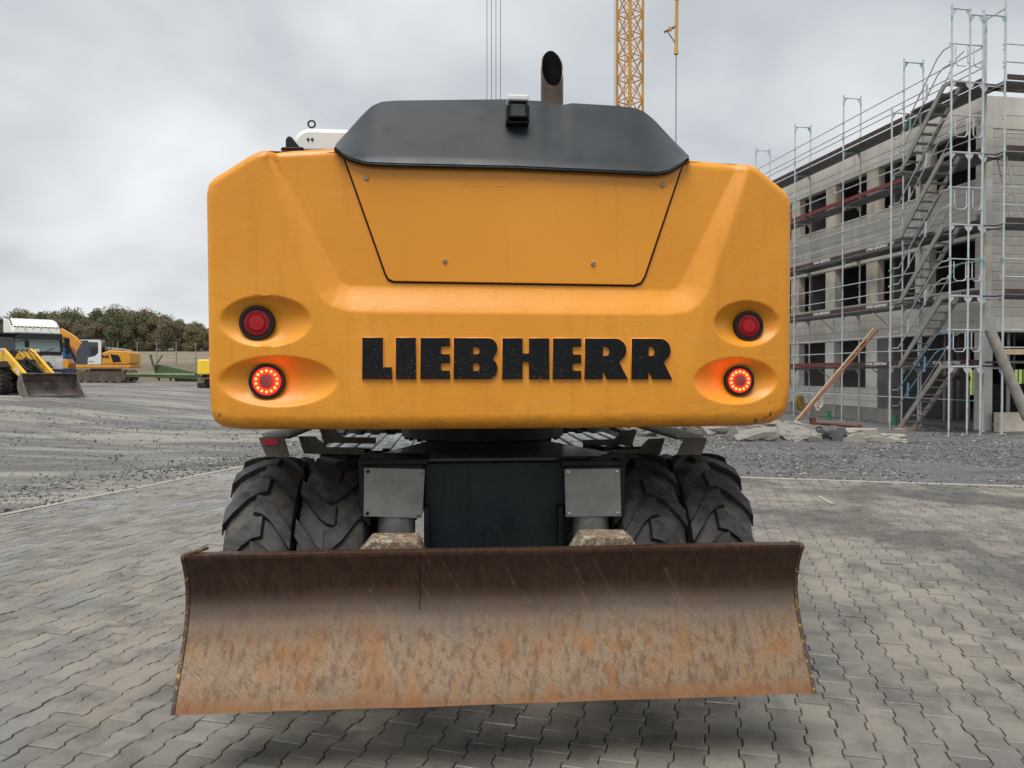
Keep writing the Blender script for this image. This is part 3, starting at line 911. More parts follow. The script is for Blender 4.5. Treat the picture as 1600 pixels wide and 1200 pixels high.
def build_counterweight():
    zs_all = [p[1] for p in CW_OUT]
    z0, z1 = min(zs_all), max(zs_all)
    def clus(a, b, step, edge=0.07, k=12):
        e = edge * (1 - np.cos(np.linspace(0, math.pi / 2, k)))
        mid = np.linspace(a + edge, b - edge, int((b - a - 2 * edge) / step))
        return np.concatenate([a + e[:-1], mid, (b - e[:-1])[::-1]])
    zr = clus(z0 + 1e-5, z1 - 1e-5, 0.0062)
    n = len(CW_OUT)
    rows = []; m = None
    for z in zr:
        xs = []
        for i in range(n):
            (xa, za), (xb, zb) = CW_OUT[i], CW_OUT[(i + 1) % n]
            if (za <= z) != (zb <= z): xs.append(xa + (xb - xa) * (z - za) / (zb - za))
        rows.append((min(xs), max(xs)))
    u = clus(0, 1, 0.0026, 0.03, 12)
    X = np.array([[a + (b - a) * t for t in u] for a, b in rows]); Z = np.repeat(zr[:, None], len(u), 1)
    P = np.stack([X.ravel(), Z.ravel()], -1)
    D = cw_depth(P)
    V = np.stack([P[:, 0], REAR + D, P[:, 1]], -1).tolist()
    nr, nc = X.shape
    Fc = []
    for i in range(nr - 1):
        for j in range(nc - 1):
            a = i * nc + j
            Fc.append((a, a + 1, a + nc + 1, a + nc))
    # boundary loop swept forward to make the casting's sides
    loop = [j for j in range(nc)] + [i * nc + nc - 1 for i in range(1, nr)] + [(nr - 1) * nc + j for j in range(nc - 2, -1, -1)] + [i * nc for i in range(nr - 2, 0, -1)]
    prev = loop
    for yb in (REAR + 0.30, REAR + 0.62):
        cur = []
        for q in loop:
            x, y, z = V[q]; V.append((x * (1.0 if yb < REAR + 0.4 else 0.985), yb, z)); cur.append(len(V) - 1)
        for i in range(len(loop)):
            j = (i + 1) % len(loop)
            Fc.append((prev[i], cur[i], cur[j], prev[j]))
        prev = cur
    Fc.append(tuple(prev))
    me = bpy.data.meshes.new('counterweight'); me.from_pydata(V, [], Fc); me.update(); bm_fix(me)
    me.materials.append(MAT['cast_yellow']); smooth_mesh(me, 50)
    return link('counterweight', me, EXC)
CW = build_counterweight()

def rec_depth(px, py):
    return float(cw_depth(np.array([loc(px, py, REAR)]))[0])

def build_panel():
    cx = sum(p[0] for p in PANEL) / len(PANEL)
    cz = sum(p[1] for p in PANEL) / len(PANEL)
    pts = [(cx + (x - cx) * 0.9915, cz + (z - cz) * 0.983) for x, z in PANEL]
    ztop = CW_OUT[5][1]; zb = REC_O[6][1]
    def yy(z): return REAR + 0.026 + 0.022 * max(0, min(1, (ztop - z) / (ztop - zb))) - 0.009
    n = len(pts)
    vs = [(x, yy(z), z) for x, z in pts] + [(x, yy(z) + 0.007, z) for x, z in pts]
    fs = [tuple(range(n))] + [(i, (i + 1) % n, (i + 1) % n + n, i + n) for i in range(n)]
    o = MB().add(vs, fs).build('access_panel', 'panel_yellow', EXC, True, 0.006)
    sl = MB().path([(cx + (x - cx) * 0.996, yy(z) + 0.0065, cz + (z - cz) * 0.991) for x, z in PANEL[:8]], 0.0042, 6)
    sl.build('panel_gap_shade', 'soot_and_gap_black', o, True)  # black strip imitates the shadow gap around the panel; no groove is cut
    for px, py in ((573, 279), (1034, 290), (695, 408), (927, 412)):
        x, z = loc(px, py, REAR + 0.03)
        y = yy(z)
        b = MB().lathe([(0.0, 0.0105), (-0.004, 0.0105), (-0.0065, 0.008), (-0.0065, 0.0045), (-0.003, 0.004), (-0.003, 0.0)], 16, 'y', (x, y, z))
        b.build('bolt', 'steel_bolt', o, True)
    # ghost of a removed sticker: faint raised edges of the old lettering
    for txt, px, py, h in (('GEBR. EDER', 766, 286, 0.046),):
        me = text_mesh(txt, h, 0.0003, 1.1, 0.001)
        me.materials.append(MAT['panel_yellow'])
        x, z = loc(px, py, REAR + 0.025)
        t = link('lettering', me, o); t.location = (x, yy(z) - 0.0004, z); t.rotation_euler = (R(90), 0, 0)
    return o
build_panel()

# raised cast letters
def arc(cx, cy, rx, ry, a0, a1, n=9):
    return [(cx + rx * math.cos(R(a0 + (a1 - a0) * i / n)), cy + ry * math.sin(R(a0 + (a1 - a0) * i / n))) for i in range(n + 1)]
def letter_loops(ch):
    # unit box 0..w x 0..1, proportions read off the photograph (1 = letter height)
    if ch == 'L': return 0.735, [[(0, 0), (0.735, 0), (0.735, 0.285), (0.515, 0.285), (0.515, 1), (0, 1)]]
    if ch == 'I': return 0.50, [[(0, 0), (0.5, 0), (0.5, 1), (0, 1)]]
    if ch == 'E': return 0.705, [[(0, 0), (0.705, 0), (0.705, 0.205), (0.52, 0.205), (0.49, 0.235), (0.49, 0.36), (0.52, 0.39), (0.705, 0.39), (0.705, 0.605), (0.52, 0.605), (0.49, 0.635), (0.49, 0.775), (0.52, 0.80), (0.705, 0.80), (0.705, 1), (0, 1)]]
    if ch == 'B':
        o = [(0, 0)] + arc(0.84, 0.26, 0.23, 0.26, -90, 55, 8) + [(0.965, 0.52)] + arc(0.84, 0.76, 0.225, 0.24, -40, 90, 8) + [(0, 1)]
        h1 = [(0.47, 0.61), (0.55, 0.61)] + arc(0.555, 0.70, 0.085, 0.09, -80, 80, 5) + [(0.55, 0.79), (0.47, 0.79)]
        h2 = [(0.47, 0.20), (0.55, 0.20)] + arc(0.555, 0.295, 0.085, 0.095, -80, 80, 5) + [(0.55, 0.39), (0.47, 0.39)]
        return 1.07, [o, h1, h2]
    if ch == 'H': return 1.13, [[(0, 0), (0.485, 0), (0.485, 0.40), (0.515, 0.425), (0.615, 0.425), (0.645, 0.40), (0.645, 0), (1.13, 0), (1.13, 1), (0.645, 1), (0.645, 0.655), (0.615, 0.63), (0.515, 0.63), (0.485, 0.655), (0.485, 1), (0, 1)]]
    if ch == 'R':
        o = [(0, 0), (0.435, 0), (0.435, 0.20), (0.46, 0.20), (0.545, 0), (1.055, 0), (0.84, 0.415)] + arc(0.74, 0.715, 0.275, 0.285, -55, 90, 10) + [(0, 1)]
        h = [(0.44, 0.575), (0.51, 0.575)] + arc(0.52, 0.69, 0.09, 0.115, -80, 80, 6) + [(0.51, 0.805), (0.44, 0.805)]
        return 1.055, [o, h]
def build_letters():
    boxes = [('L', 566, 612.5), ('I', 618.5, 650), ('E', 657, 703), ('B', 709, 777.5), ('H', 785, 858), ('E', 864, 908), ('R', 914, 981), ('R', 987, 1050)]
    for ch, xa, xb in boxes:
        w, loops = letter_loops(ch)
        xm = (xa + xb) / 2
        yt = 527.5 + (xm - 566) * 0.0035; yb = 592.2 + (xm - 566) * 0.0005
        (x0, z1), (x1, z0) = loc(xa, yt, REAR - 0.008), loc(xb, yb, REAR - 0.008)
        lp = [[(x0 + px / w * (x1 - x0), z0 + pz * (z1 - z0)) for px, pz in L] for L in loops]
        # black letter face and the yellow cast base it stands on
        for nm, ex, off, mt in (('letter', 0.0045, 0.0055, 'letter_black'), ('letter_base', 0.0035, 0.0, 'cast_yellow')):
            q = lp
            me = poly_mesh(q, ex, 0.0022 if nm == 'letter' else 0.004)
            me.materials.append(MAT[mt])
            o = link(nm, me, CW); o.rotation_euler = (R(90), 0, 0)
            o.location = (0, REAR - off, 0)
            if nm == 'letter': o['label'] = 'worn black raised letter ' + ch
            else:
                # base slightly larger all round
                cx = (x0 + x1) / 2; cz = (z0 + z1) / 2
                for v in me.vertices:
                    v.co.x = cx + (v.co.x - cx) * 1.03; v.co.y = cz + (v.co.y - cz) * 1.035
build_letters()

def build_lamps():
    for k, (c, rp, lit) in enumerate(LAMP):
        x, z = loc(c[0], c[1], REAR)
        r = rp / PPM
        D = float(cw_depth(np.array([(x, z)]))[0])
        y0 = REAR + D - 0.032
        t = MB().lathe([(0.045, r), (0.0, r), (-0.004, r * 0.97), (-0.004, r * 0.80), (0.006, r * 0.78)], 36, 'y', (x, y0, z)).build('tail_light', 'black_plastic', EXC, True)
        if lit:
            MB().lathe([(0.004, r * 0.80), (0.001, r * 0.72), (0.001, r * 0.44), (0.004, r * 0.40)], 36, 'y', (x, y0, z)).build('lens', 'led_red', t, True)
            MB().lathe([(0.002, r * 0.42), (-0.002, r * 0.38), (-0.003, 0.0001)], 30, 'y', (x, y0, z)).build('lens', 'smoke_lens', t, True)
            led = MB().lathe([(0.0, 0.0065), (-0.003, 0.005), (-0.0045, 0.0001)], 10, 'y').mesh('led', 'led_core', True)
            for i in range(14):
                a = 2 * math.pi * (i + 0.5) / 14
                link('led', led, t, 0, (x + math.cos(a) * r * 0.60, y0 + 0.0, z + math.sin(a) * r * 0.60))
            ld = bpy.data.lights.new('lamp_light', 'POINT'); ld.energy = 0.085; ld.color = (1.0, 0.02, 0.008); ld.shadow_soft_size = 0.03
            lo = bpy.data.objects.new('lamp_light', ld); COL.objects.link(lo); lo.parent = t
            lo.location = (x + (0.045 if c[0] < 800 else -0.045), y0 - 0.035, z)
        else:
            MB().lathe([(0.004, r * 0.80), (-0.001, r * 0.74), (-0.002, r * 0.50), (0.001, r * 0.48)], 36, 'y', (x, y0, z)).build('lens', 'red_lens', t, True)
            g = MB().lathe([(0.001, r * 0.485), (-0.003, r * 0.44), (-0.004, 0.0001)], 30, 'y', (x, y0, z)).build('lens', 'red_lens_inner', t, True)
build_lamps()

# engine hood, rear camera, exhaust
def build_hood():
    yb, yt = REAR - 0.02, REAR + 0.30
    low = pl(HOOD_LOW, yb)
    up = pl([(524, 226), (545, 203), (563, 183), (580, 166), (596, 159), (620, 157), (790, 155), (848, 158), (856, 163), (880, 164), (892, 161), (960, 165), (990, 168), (1006, 174), (1022, 187), (1050, 217), (1077, 244)], yt)
    # rear face: strip between the two curves, resampled
    def res(c, n):
        P = np.array(c); s = np.concatenate([[0], np.cumsum(np.hypot(*np.diff(P, axis=0).T))]); t = np.linspace(0, s[-1], n)
        return np.stack([np.interp(t, s, P[:, 0]), np.interp(t, s, P[:, 1])], -1)
    n = 90
    x0, x1 = low[0][0], low[-1][0]
    fr = np.linspace(0, 1, n)
    L = np.stack([x0 + (x1 - x0) * fr, np.interp(x0 + (x1 - x0) * fr, [p[0] for p in low], [p[1] for p in low])], -1)
    xu0, xu1 = up[0][0], up[-1][0]
    U = np.stack([xu0 + (xu1 - xu0) * fr, np.interp(xu0 + (xu1 - xu0) * fr, [p[0] for p in up], [p[1] for p in up])], -1)
    V, Fc = [], []
    K = 18
    for i in range(n):
        hgt = U[i, 1] - L[i, 1]
        for k in range(K + 1):
            t = k / K
            x = L[i, 0] + (U[i, 0] - L[i, 0]) * t; z = L[i, 1] + hgt * t
            y = yb + (yt - yb) * t + 0.007 * max(0, 1 - 14 * t) ** 2
            V.append((x, y, z))
    for i in range(n - 1):
        for k in range(K):
            a = i * (K + 1) + k; Fc.append((a, a + K + 1, a + K + 2, a + 1))
    # top deck and underside run forward
    top = [i * (K + 1) + K for i in range(n)]; bot = [i * (K + 1) for i in range(n)]
    t2, b2 = [], []
    for i in range(n):
        x, y, z = V[top[i]]; V.append((x * 0.96, yt + 0.9, z + 0.01)); t2.append(len(V) - 1)
        x, y, z = V[bot[i]]; V.append((x, yb + 0.09, z - 0.004)); b2.append(len(V) - 1)
    for i in range(n - 1):
        Fc.append((top[i], top[i + 1], t2[i + 1], t2[i])); Fc.append((bot[i + 1], bot[i], b2[i], b2[i + 1]))
    me = bpy.data.meshes.new('engine_hood'); me.from_pydata(V, [], Fc); me.update(); bm_fix(me)
    me.materials.append(MAT['hood_grey']); smooth_mesh(me, 35)
    h = link('engine_hood', me, EXC)
    so = h.modifiers.new('thick', 'SOLIDIFY'); so.thickness = 0.012; so.offset = -1
    # black tube imitating the dark shadow gap under the hood's lower edge
    sl = MB(); pts = [(L[i, 0], yb + 0.016, L[i, 1] - 0.008) for i in range(0, n, 2)]
    sl.path(pts, 0.0085, 8).build('hood_gap_shade', 'black_plastic', h, True)
    # rear view camera
    cy = REAR + 0.10
    (xa, za), (xb, zb) = loc(791, 187, cy), loc(828, 153, cy)
    c = MB().span((xa + 0.012, cy, za + 0.008), (xb - 0.012, cy + 0.16, zb - 0.012)).build('rear_camera', 'black_plastic', EXC, False, 0.005)
    MB().span((xa + 0.006, cy - 0.030, zb - 0.022), (xb - 0.008, cy + 0.15, zb + 0.004)).build('camera_shade', 'white_paint', c, False, 0.006)
    w = MB(); w.span((xa, cy + 0.005, za), (xa + 0.010, cy + 0.06, zb - 0.03)); w.span((xb - 0.010, cy + 0.005, za), (xb, cy + 0.06, zb - 0.03)); w.span((xa, cy + 0.02, za - 0.006), (xb, cy + 0.07, za + 0.004))
    w.build('bracket', 'hood_grey', c, False, 0.003)
    lx, lz = (xa + xb) / 2, (za + zb) / 2 - 0.004
    fr_ = MB(); hw, hh = (xb - xa) / 2 - 0.017, (zb - za) / 2 - 0.017
    for sx in (-1, 1): fr_.box((lx + sx * hw, cy - 0.008, lz), (0.009, 0.02, 2 * hh + 0.009))
    for sz in (-1, 1): fr_.box((lx, cy - 0.008, lz + sz * hh), (2 * hw, 0.02, 0.009))
    fr_.build('camera_frame', 'black_plastic', c, False, 0.002)
    MB().box((lx, cy - 0.002, lz), (2 * hw, 0.004, 2 * hh)).build('camera_lens', 'dark_glass', c)
    # exhaust stack, cut off at a slant
    ey = REAR + 0.62
    (ex0, ez0), (ex1, ez1) = loc(845, 168, ey), loc(880, 131, ey)
    cx, r = (ex0 + ex1) / 2, (ex1 - ex0) / 2
    zl = loc(862, 134, ey - r)[1]; zh = loc(862, 80, ey + r)[1]
    n = 40; V, Fc = [], []
    for ring, rr in ((0, r), (1, r), (2, r - 0.006), (3, r - 0.006)):
        for i in range(n):
            a = 2 * math.pi * i / n
            x, y = cx + rr * math.cos(a), ey + rr * math.sin(a)
            tz = zl + (zh - zl) * (math.sin(a) * 0.5 + 0.5)
            z = tz if ring in (1, 2) else ez0 - 0.25
            lean = 0.0
            V.append((x, y, z))
    for k in range(3):
        for i in range(n):
            j = (i + 1) % n; Fc.append((k * n + i, k * n + j, (k + 1) * n + j, (k + 1) * n + i))
    me = bpy.data.meshes.new('exhaust_pipe'); me.from_pydata(V, [], Fc); me.update(); bm_fix(me)
    me.materials.append(MAT['exhaust_steel']); me.materials.append(MAT['soot_and_gap_black'])
    for f in me.polygons:
        if min(f.vertices) >= 2 * n: f.material_index = 1
    smooth_mesh(me, 40)
    e = link('exhaust_pipe', me, EXC)
    MB().lathe([(0, 0.0001), (0, r - 0.005)], 24, 'z', (cx, ey, ez0 - 0.05)).build('soot_floor', 'soot_and_gap_black', e)
build_hood()

# upper carriage and cab (mostly hidden behind the counterweight)
def build_upper():
    x0, x1 = CW_OUT[0][0] + 0.03, CW_OUT[10][0] - 0.03
    b = MB(); b.prism([(x0, 1.50), (x1, 1.50), (x1, 2.38), (x1 - 0.2, 2.52), (x0 + 0.2, 2.52), (x0, 2.38)], REAR + 0.60, 0.35, 'y')
    b.build('engine_house', 'machine_yellow', EXC, False, 0.02)
    MB().span((-1.15, -1.4, 1.42), (1.15, 1.6, 1.50)).build('turntable_plate', 'black_steel', EXC, False, 0.01)
    # cab on the left
    cy = -0.55
    (rx0, rz1), (_, rz0) = loc(456, 198, cy), loc(456, 231, cy)
    rx1 = rx0 + 1.0
    hr = (rz1 - rz0) * 0.85
    prof = [(rx0, rz0 - 0.03)] + [(rx0 + 0.11 - 0.11 * math.cos(R(a)), rz1 - hr + hr * math.sin(R(a))) for a in range(0, 91, 12)] + [(rx1 - 0.10, rz1), (rx1, rz1 - 0.06), (rx1, rz0 - 0.03)]
    c = MB().prism(prof, cy, cy + 1.65, 'y').build('cab', 'white_paint', EXC, True, 0.03)
    MB().span((rx0 + 0.05, cy - 0.004, rz0 - 0.028), (rx1 - 0.05, cy + 0.02, rz0 - 0.012)).build('roof_seam', 'black_plastic', c)
    MB().span((rx0 + 0.03, cy + 0.05, 1.45), (rx1 - 0.03, cy + 1.55, rz0 - 0.035)).build('cab_body', 'dark_glass', c, False, 0.04)
    for k in (0, 1):
        x, z = loc(481.5 + 6.5 * k, 218, cy)
        MB().lathe([(0.0, 0.009), (-0.006, 0.008), (-0.006, 0.0)], 12, 'y', (x, cy, z)).build('bolt', 'black_plastic', c, True)  # raised black discs in place of the two dark holes
    x, z = loc(487, 194, cy + 0.1)
    ring = MB(); n = 20
    ring.path([(x + 0.022 * math.cos(2 * math.pi * i / n), cy + 0.1, z + 0.022 * math.sin(2 * math.pi * i / n)) for i in range(n + 1)], 0.006, 6)
    ring.build('lifting_eye', 'black_steel', c, True)
    yb = -0.95
    br = MB(); br.prism(pl([(446, 233), (446, 217), (450, 212), (455, 213), (471, 233)], yb), yb, yb + 0.25, 'y')
    br.prism(pl([(438, 234), (441, 230), (474, 230), (474, 234)], yb), yb - 0.01, yb + 0.3, 'y')
    br.build('mirror_bracket', 'black_plastic', EXC, False, 0.006)
build_upper()

# ---- undercarriage
AX_Y = (-1.30, 1.25)
TYRE_R, TYRE_W = 0.585, 0.335
def tyre_mesh(sign):
    """twin-tyre with heavy bar lugs; sign +1: bars meet pointing up at the rear, -1: pointing down"""
    mb = MB()
    Rr = TYRE_R - 0.030; h = TYRE_W / 2
    prof = [(-h + 0.045, 0.27), (-h + 0.012, 0.32), (-h, 0.40), (-h + 0.006, 0.49), (-h + 0.016, Rr - 0.016), (-h + 0.04, Rr), (0, Rr + 0.006),
            (h - 0.04, Rr), (h - 0.016, Rr - 0.016), (h - 0.006, 0.49), (h, 0.40), (h - 0.012, 0.32), (h - 0.045, 0.27)]
    mb.lathe(prof, 84, 'x')
    nbase = len(mb.v)
    NL = 15
    st = [(-1.005, -0.015, 0.44), (-0.955, 0.006, 1.0), (-0.70, 0.055, 1.0), (-0.36, 0.120, 1.0), (-0.10, 0.150, 1.0), (0.13, 0.158, 1.0), (0.20, 0.158, 0.0)]
    for side in (-1, 1):
        for k in range(NL):
            t0 = 2 * math.pi * (k + (0.5 if side > 0 else 0.0)) / NL
            V = []
            for (w, adv, hh) in st:
                x = w * h * (-side)
                wid = 0.088 + 0.014 * (1 - abs(w))
                if hh < 0.5:
                    rad_t = Rr - 0.050 if w < -1 else Rr - 0.004
                else:
                    rad_t = TYRE_R - 0.010 * (abs(w) > 0.85)
                if w < -1.0: x = h * 1.015 * side if False else w * h * (-side)
                rad_b = Rr - 0.03 if abs(w) > 0.8 else Rr - 0.012
                for rad, ww in ((rad_b, wid * 1.25), (rad_t, wid), (rad_t, -wid), (rad_b, -wid * 1.25)):
                    a = t0 + sign * adv * 1.25 / TYRE_R * 1.0 + (ww / 2) / TYRE_R
                    V.append((x, -rad * math.cos(a), rad * math.sin(a)))
            Fc = []
            ns = len(st)
            for i in range(ns - 1):
                for q in range(3):
                    Fc.append((i * 4 + q, (i + 1) * 4 + q, (i + 1) * 4 + q + 1, i * 4 + q + 1))
            Fc.append((0, 1, 2, 3)); Fc.append(((ns - 1) * 4 + 3, (ns - 1) * 4 + 2, (ns - 1) * 4 + 1, (ns - 1) * 4))
            mb.add(V, Fc)
    me = mb.mesh('tyre', 'tyre_rubber')
    at = me.attributes.new('groove', 'FLOAT', 'POINT')
    for i, v in enumerate(me.vertices):
        r = math.hypot(v.co.y, v.co.z)
        at.data[i].value = 1.0 if i < nbase and r > Rr - 0.03 else (0.25 if r < Rr - 0.02 else 0.0)
    smooth_mesh(me, 32)
    return me

def build_wheels():
    up, dn = tyre_mesh(1), tyre_mesh(-1)
    rim = MB().lathe([(-0.10, 0.275), (-0.12, 0.285), (-0.11, 0.26), (-0.02, 0.22), (0.0, 0.08), (0.03, 0.08), (0.03, 0.0001)], 36, 'x').mesh('rim', 'machine_yellow', True)
    for ax in AX_Y:
        for s in (-1, 1):
            for xi, m in ((1.120, up), (0.782, dn if s < 0 else up)):
                w = link('wheel', m, EXC, 0, (s * xi, ax, TYRE_R)); w.rotation_euler = (random.uniform(0, 6.28) if ax > 0 else 0.1 * s + xi, 0, 0)
                r = link('rim', rim, w)
                r.rotation_euler = (0, 0, math.pi if s > 0 else 0)
    for ax in AX_Y:
        MB().tube((-1.05, ax, TYRE_R), (1.05, ax, TYRE_R), 0.10, 16).build('axle', 'black_steel', EXC, True)
build_wheels()

def build_under():
    yf = -1.66
    (bx0, bz1), (bx1, bz0) = loc(662, 724, yf), loc(886, 858, yf)
    f = MB().span((bx0, yf, 0.42), (bx1, 1.7, bz1)).build('undercarriage_frame', 'slate_paint', EXC, False, 0.012)
    # weld seam and edges on the box face
    xm = loc(733, 760, yf)[0]
    MB().span((xm - 0.005, yf - 0.003, 0.45), (xm + 0.005, yf + 0.01, bz1 - 0.01)).build('weld_seam', 'slate_paint', f, False, 0.002)
    # deck plate on top: wide in front of the slewing ring
    tp = MB().prism([(bx0 - 0.30, yf + 0.02), (bx1 + 0.30, yf + 0.02), (bx1 + 0.22, yf + 0.30), (bx1 + 0.02, -0.75), (bx1 + 0.02, 1.5), (bx0 - 0.02, 1.5), (bx0 - 0.02, -0.75), (bx0 - 0.22, yf + 0.30)], bz1 + 0.002, bz1 + 0.026, 'z')
    tp.build('deck_plate', 'wet_black', EXC, False, 0.005)
    # slewing ring
    yr = -0.72
    zc0, zc1 = bz1 + 0.02, 1.30
    MB().lathe([(zc0, 0.50), (zc0 + 0.07, 0.50), (zc0 + 0.075, 0.46), (zc1 - 0.10, 0.46), (zc1 - 0.095, 0.54), (zc1, 0.54)], 56, 'z', (0, -0.30, 0)).build('slewing_ring', 'black_steel', EXC, True)
    bolt = MB().lathe([(0, 0.014), (-0.02, 0.014), (-0.02, 0.0001)], 8, 'z').mesh('bolt', 'black_steel')
    for i in range(30):
        a = 2 * math.pi * i / 30
        link('bolt', bolt, EXC, 0, (0.51 * math.cos(a), -0.30 + 0.51 * math.sin(a), zc1 - 0.097))
    # cover plates with supports behind
    yp = yf - 0.10
    for quad, bm_ in (([(569, 731), (664, 733), (660, 810), (568, 807)], 'steel_bolt'), ([(882, 733), (969, 732), (971, 807), (884, 808)], 'bright_bolt')):
        q = pl(quad, yp)
        c = MB().prism(q, yp, yp + 0.008, 'y').build('cover_plate', 'galvanised', EXC, False, 0.003)
        cx = sum(p[0] for p in q) / 4; cz = sum(p[1] for p in q) / 4
        for x, z in q:
            MB().lathe([(0, 0.0085), (-0.005, 0.0085), (-0.006, 0.006), (-0.006, 0.0001)], 12, 'y', (cx + (x - cx) * 0.87, yp, cz + (z - cz) * 0.86)).build('bolt', bm_ if x > cx or bm_ == 'bright_bolt' else 'black_plastic', c, True)
        xs = [p[0] for p in q]; zs = [p[1] for p in q]
        MB().span((min(xs) + 0.01, yp + 0.009, min(zs) + 0.01), (max(xs) - 0.01, yf + 0.3, max(zs) + 0.012)).build('cylinder_housing', 'black_steel', EXC, False, 0.01)
        MB().span((min(xs) - 0.015, yp - 0.004, max(zs) + 0.0125), (max(xs) + 0.015, yf + 0.2, max(zs) + 0.04)).build('housing_lid', 'black_steel', EXC, False, 0.006)
        MB().tube((cx + 0.005, yp + 0.10, 0.62), (cx + 0.005, yp + 0.10, min(zs) + 0.05), 0.092, 28).build('cylinder_rod', 'chrome_rod', EXC, True)
        sgn = 1 if cx > 0 else -1
        MB().span((cx - sgn * 0.155 - 0.012, yp + 0.02, 0.60), (cx - sgn * 0.155 + 0.012, yp + 0.2, min(zs) + 0.05)).build('cylinder_guide', 'black_steel', EXC, False, 0.004)
        # eye lug beside the plate
        ex, ez = loc(577 if sgn < 0 else 962, 725, yp - 0.004)
        n = 24; ro, ri = 0.055, 0.030
        V, Fc = [], []
        for y in (yp + 0.012, yp + 0.045):
            for i in range(n):
                a = 2 * math.pi * i / n
                V += [(ex + ro * math.cos(a), y, ez + ro * math.sin(a)), (ex + ri * math.cos(a), y, ez + ri * math.sin(a))]
        for i in range(n):
            j = (i + 1) % n
            a, b, c2, d = 2 * i, 2 * i + 1, 2 * j, 2 * j + 1; o = 2 * n
            Fc += [(a, b, d, c2), (a + o, c2 + o, d + o, b + o), (a, c2, c2 + o, a + o), (b, b + o, d + o, d)]
        lug = MB().add(V, Fc)
        lug.prism([(ex - sgn * 0.02, ez + 0.05), (ex - sgn * 0.20, ez - 0.002), (ex - sgn * 0.20, ez - 0.05), (ex - sgn * 0.035, ez - 0.05), (ex - sgn * 0.033, ez + 0.01)], yp + 0.014, yp + 0.043, 'y')
        lug.prism([(ex + sgn * 0.052, ez), (ex + sgn * 0.045, ez - 0.26), (ex + sgn * 0.0, ez - 0.30), (ex - sgn * 0.0, ez - 0.032), (ex + sgn * 0.030, ez)], yp + 0.014, yp + 0.043, 'y')
        lug.build('eye_lug', 'step_paint' if False else 'black_steel', EXC, True)
    # steps with grip treads on both sides
    for s, A in ((-1, [(404, 684), (444, 684), (452, 713), (416, 714)]), (1, [(1069, 687), (1105, 687), (1096, 711), (1058, 711)])):
        ya = -1.36
        q = pl(A, ya)
        st = MB().prism(q, ya, ya + 0.012, 'y')
        xs = [p[0] for p in q]; zs = [p[1] for p in q]
        xi = s * 0.64
        zt = max(zs)
        inner = max(xs) if s < 0 else min(xs)
        outer = min(xs) if s < 0 else max(xs)
        # side cheek running inwards and forward, tread on top
        st.add([(outer, ya + 0.006, zt), (inner, ya + 0.006, zt), (inner, -0.30, zt + 0.0), (outer, -0.30, zt)], [(0, 1, 2, 3)])
        step = st.build('step', 'step_paint', EXC)
        so = step.modifiers.new('t', 'SOLIDIFY'); so.thickness = 0.008
        tr = MB()
        w = abs(inner - outer)
        for i in range(14):
            y = ya + 0.06 + i * 0.075
            tr.box(((inner + outer) / 2, y, zt + 0.014), (w * 0.92, 0.03, 0.016))
        tr.build('tread', 'galvanised', step, False)
        for ay in (-1.12, -0.45):
            MB().prism([(inner, zt - 0.015), (inner - s * 0.09, zt - 0.015), (inner - s * 0.15, zt - 0.075), (inner - s * 0.36, zt - 0.080), (inner - s * 0.36, zt - 0.120), (inner - s * 0.03, zt - 0.110)], ay, ay + 0.02, 'y').build('step_arm', 'step_paint', step)
        if s < 0:
            rq = pl([(412, 686), (435, 686), (435, 695), (412, 695)], ya - 0.003)
            MB().prism(rq, ya - 0.004, ya - 0.0005, 'y').build('reflector', 'reflector_red', step)
        # tool box lid / tank between the axles with pressed ribs
        bxm = MB(); bxm.span((s * 0.42, -0.66, 0.70), (s * 1.02, 0.60, 1.135)); bxm.build('tool_box', 'wet_black', EXC, False, 0.012)
        for i in range(5):
            MB().span((s * (0.47 + 0.12 * i), -0.64, 1.136), (s * (0.52 + 0.12 * i), 0.58, 1.147)).build('rib', 'wet_black', EXC, False, 0.004)
build_under()

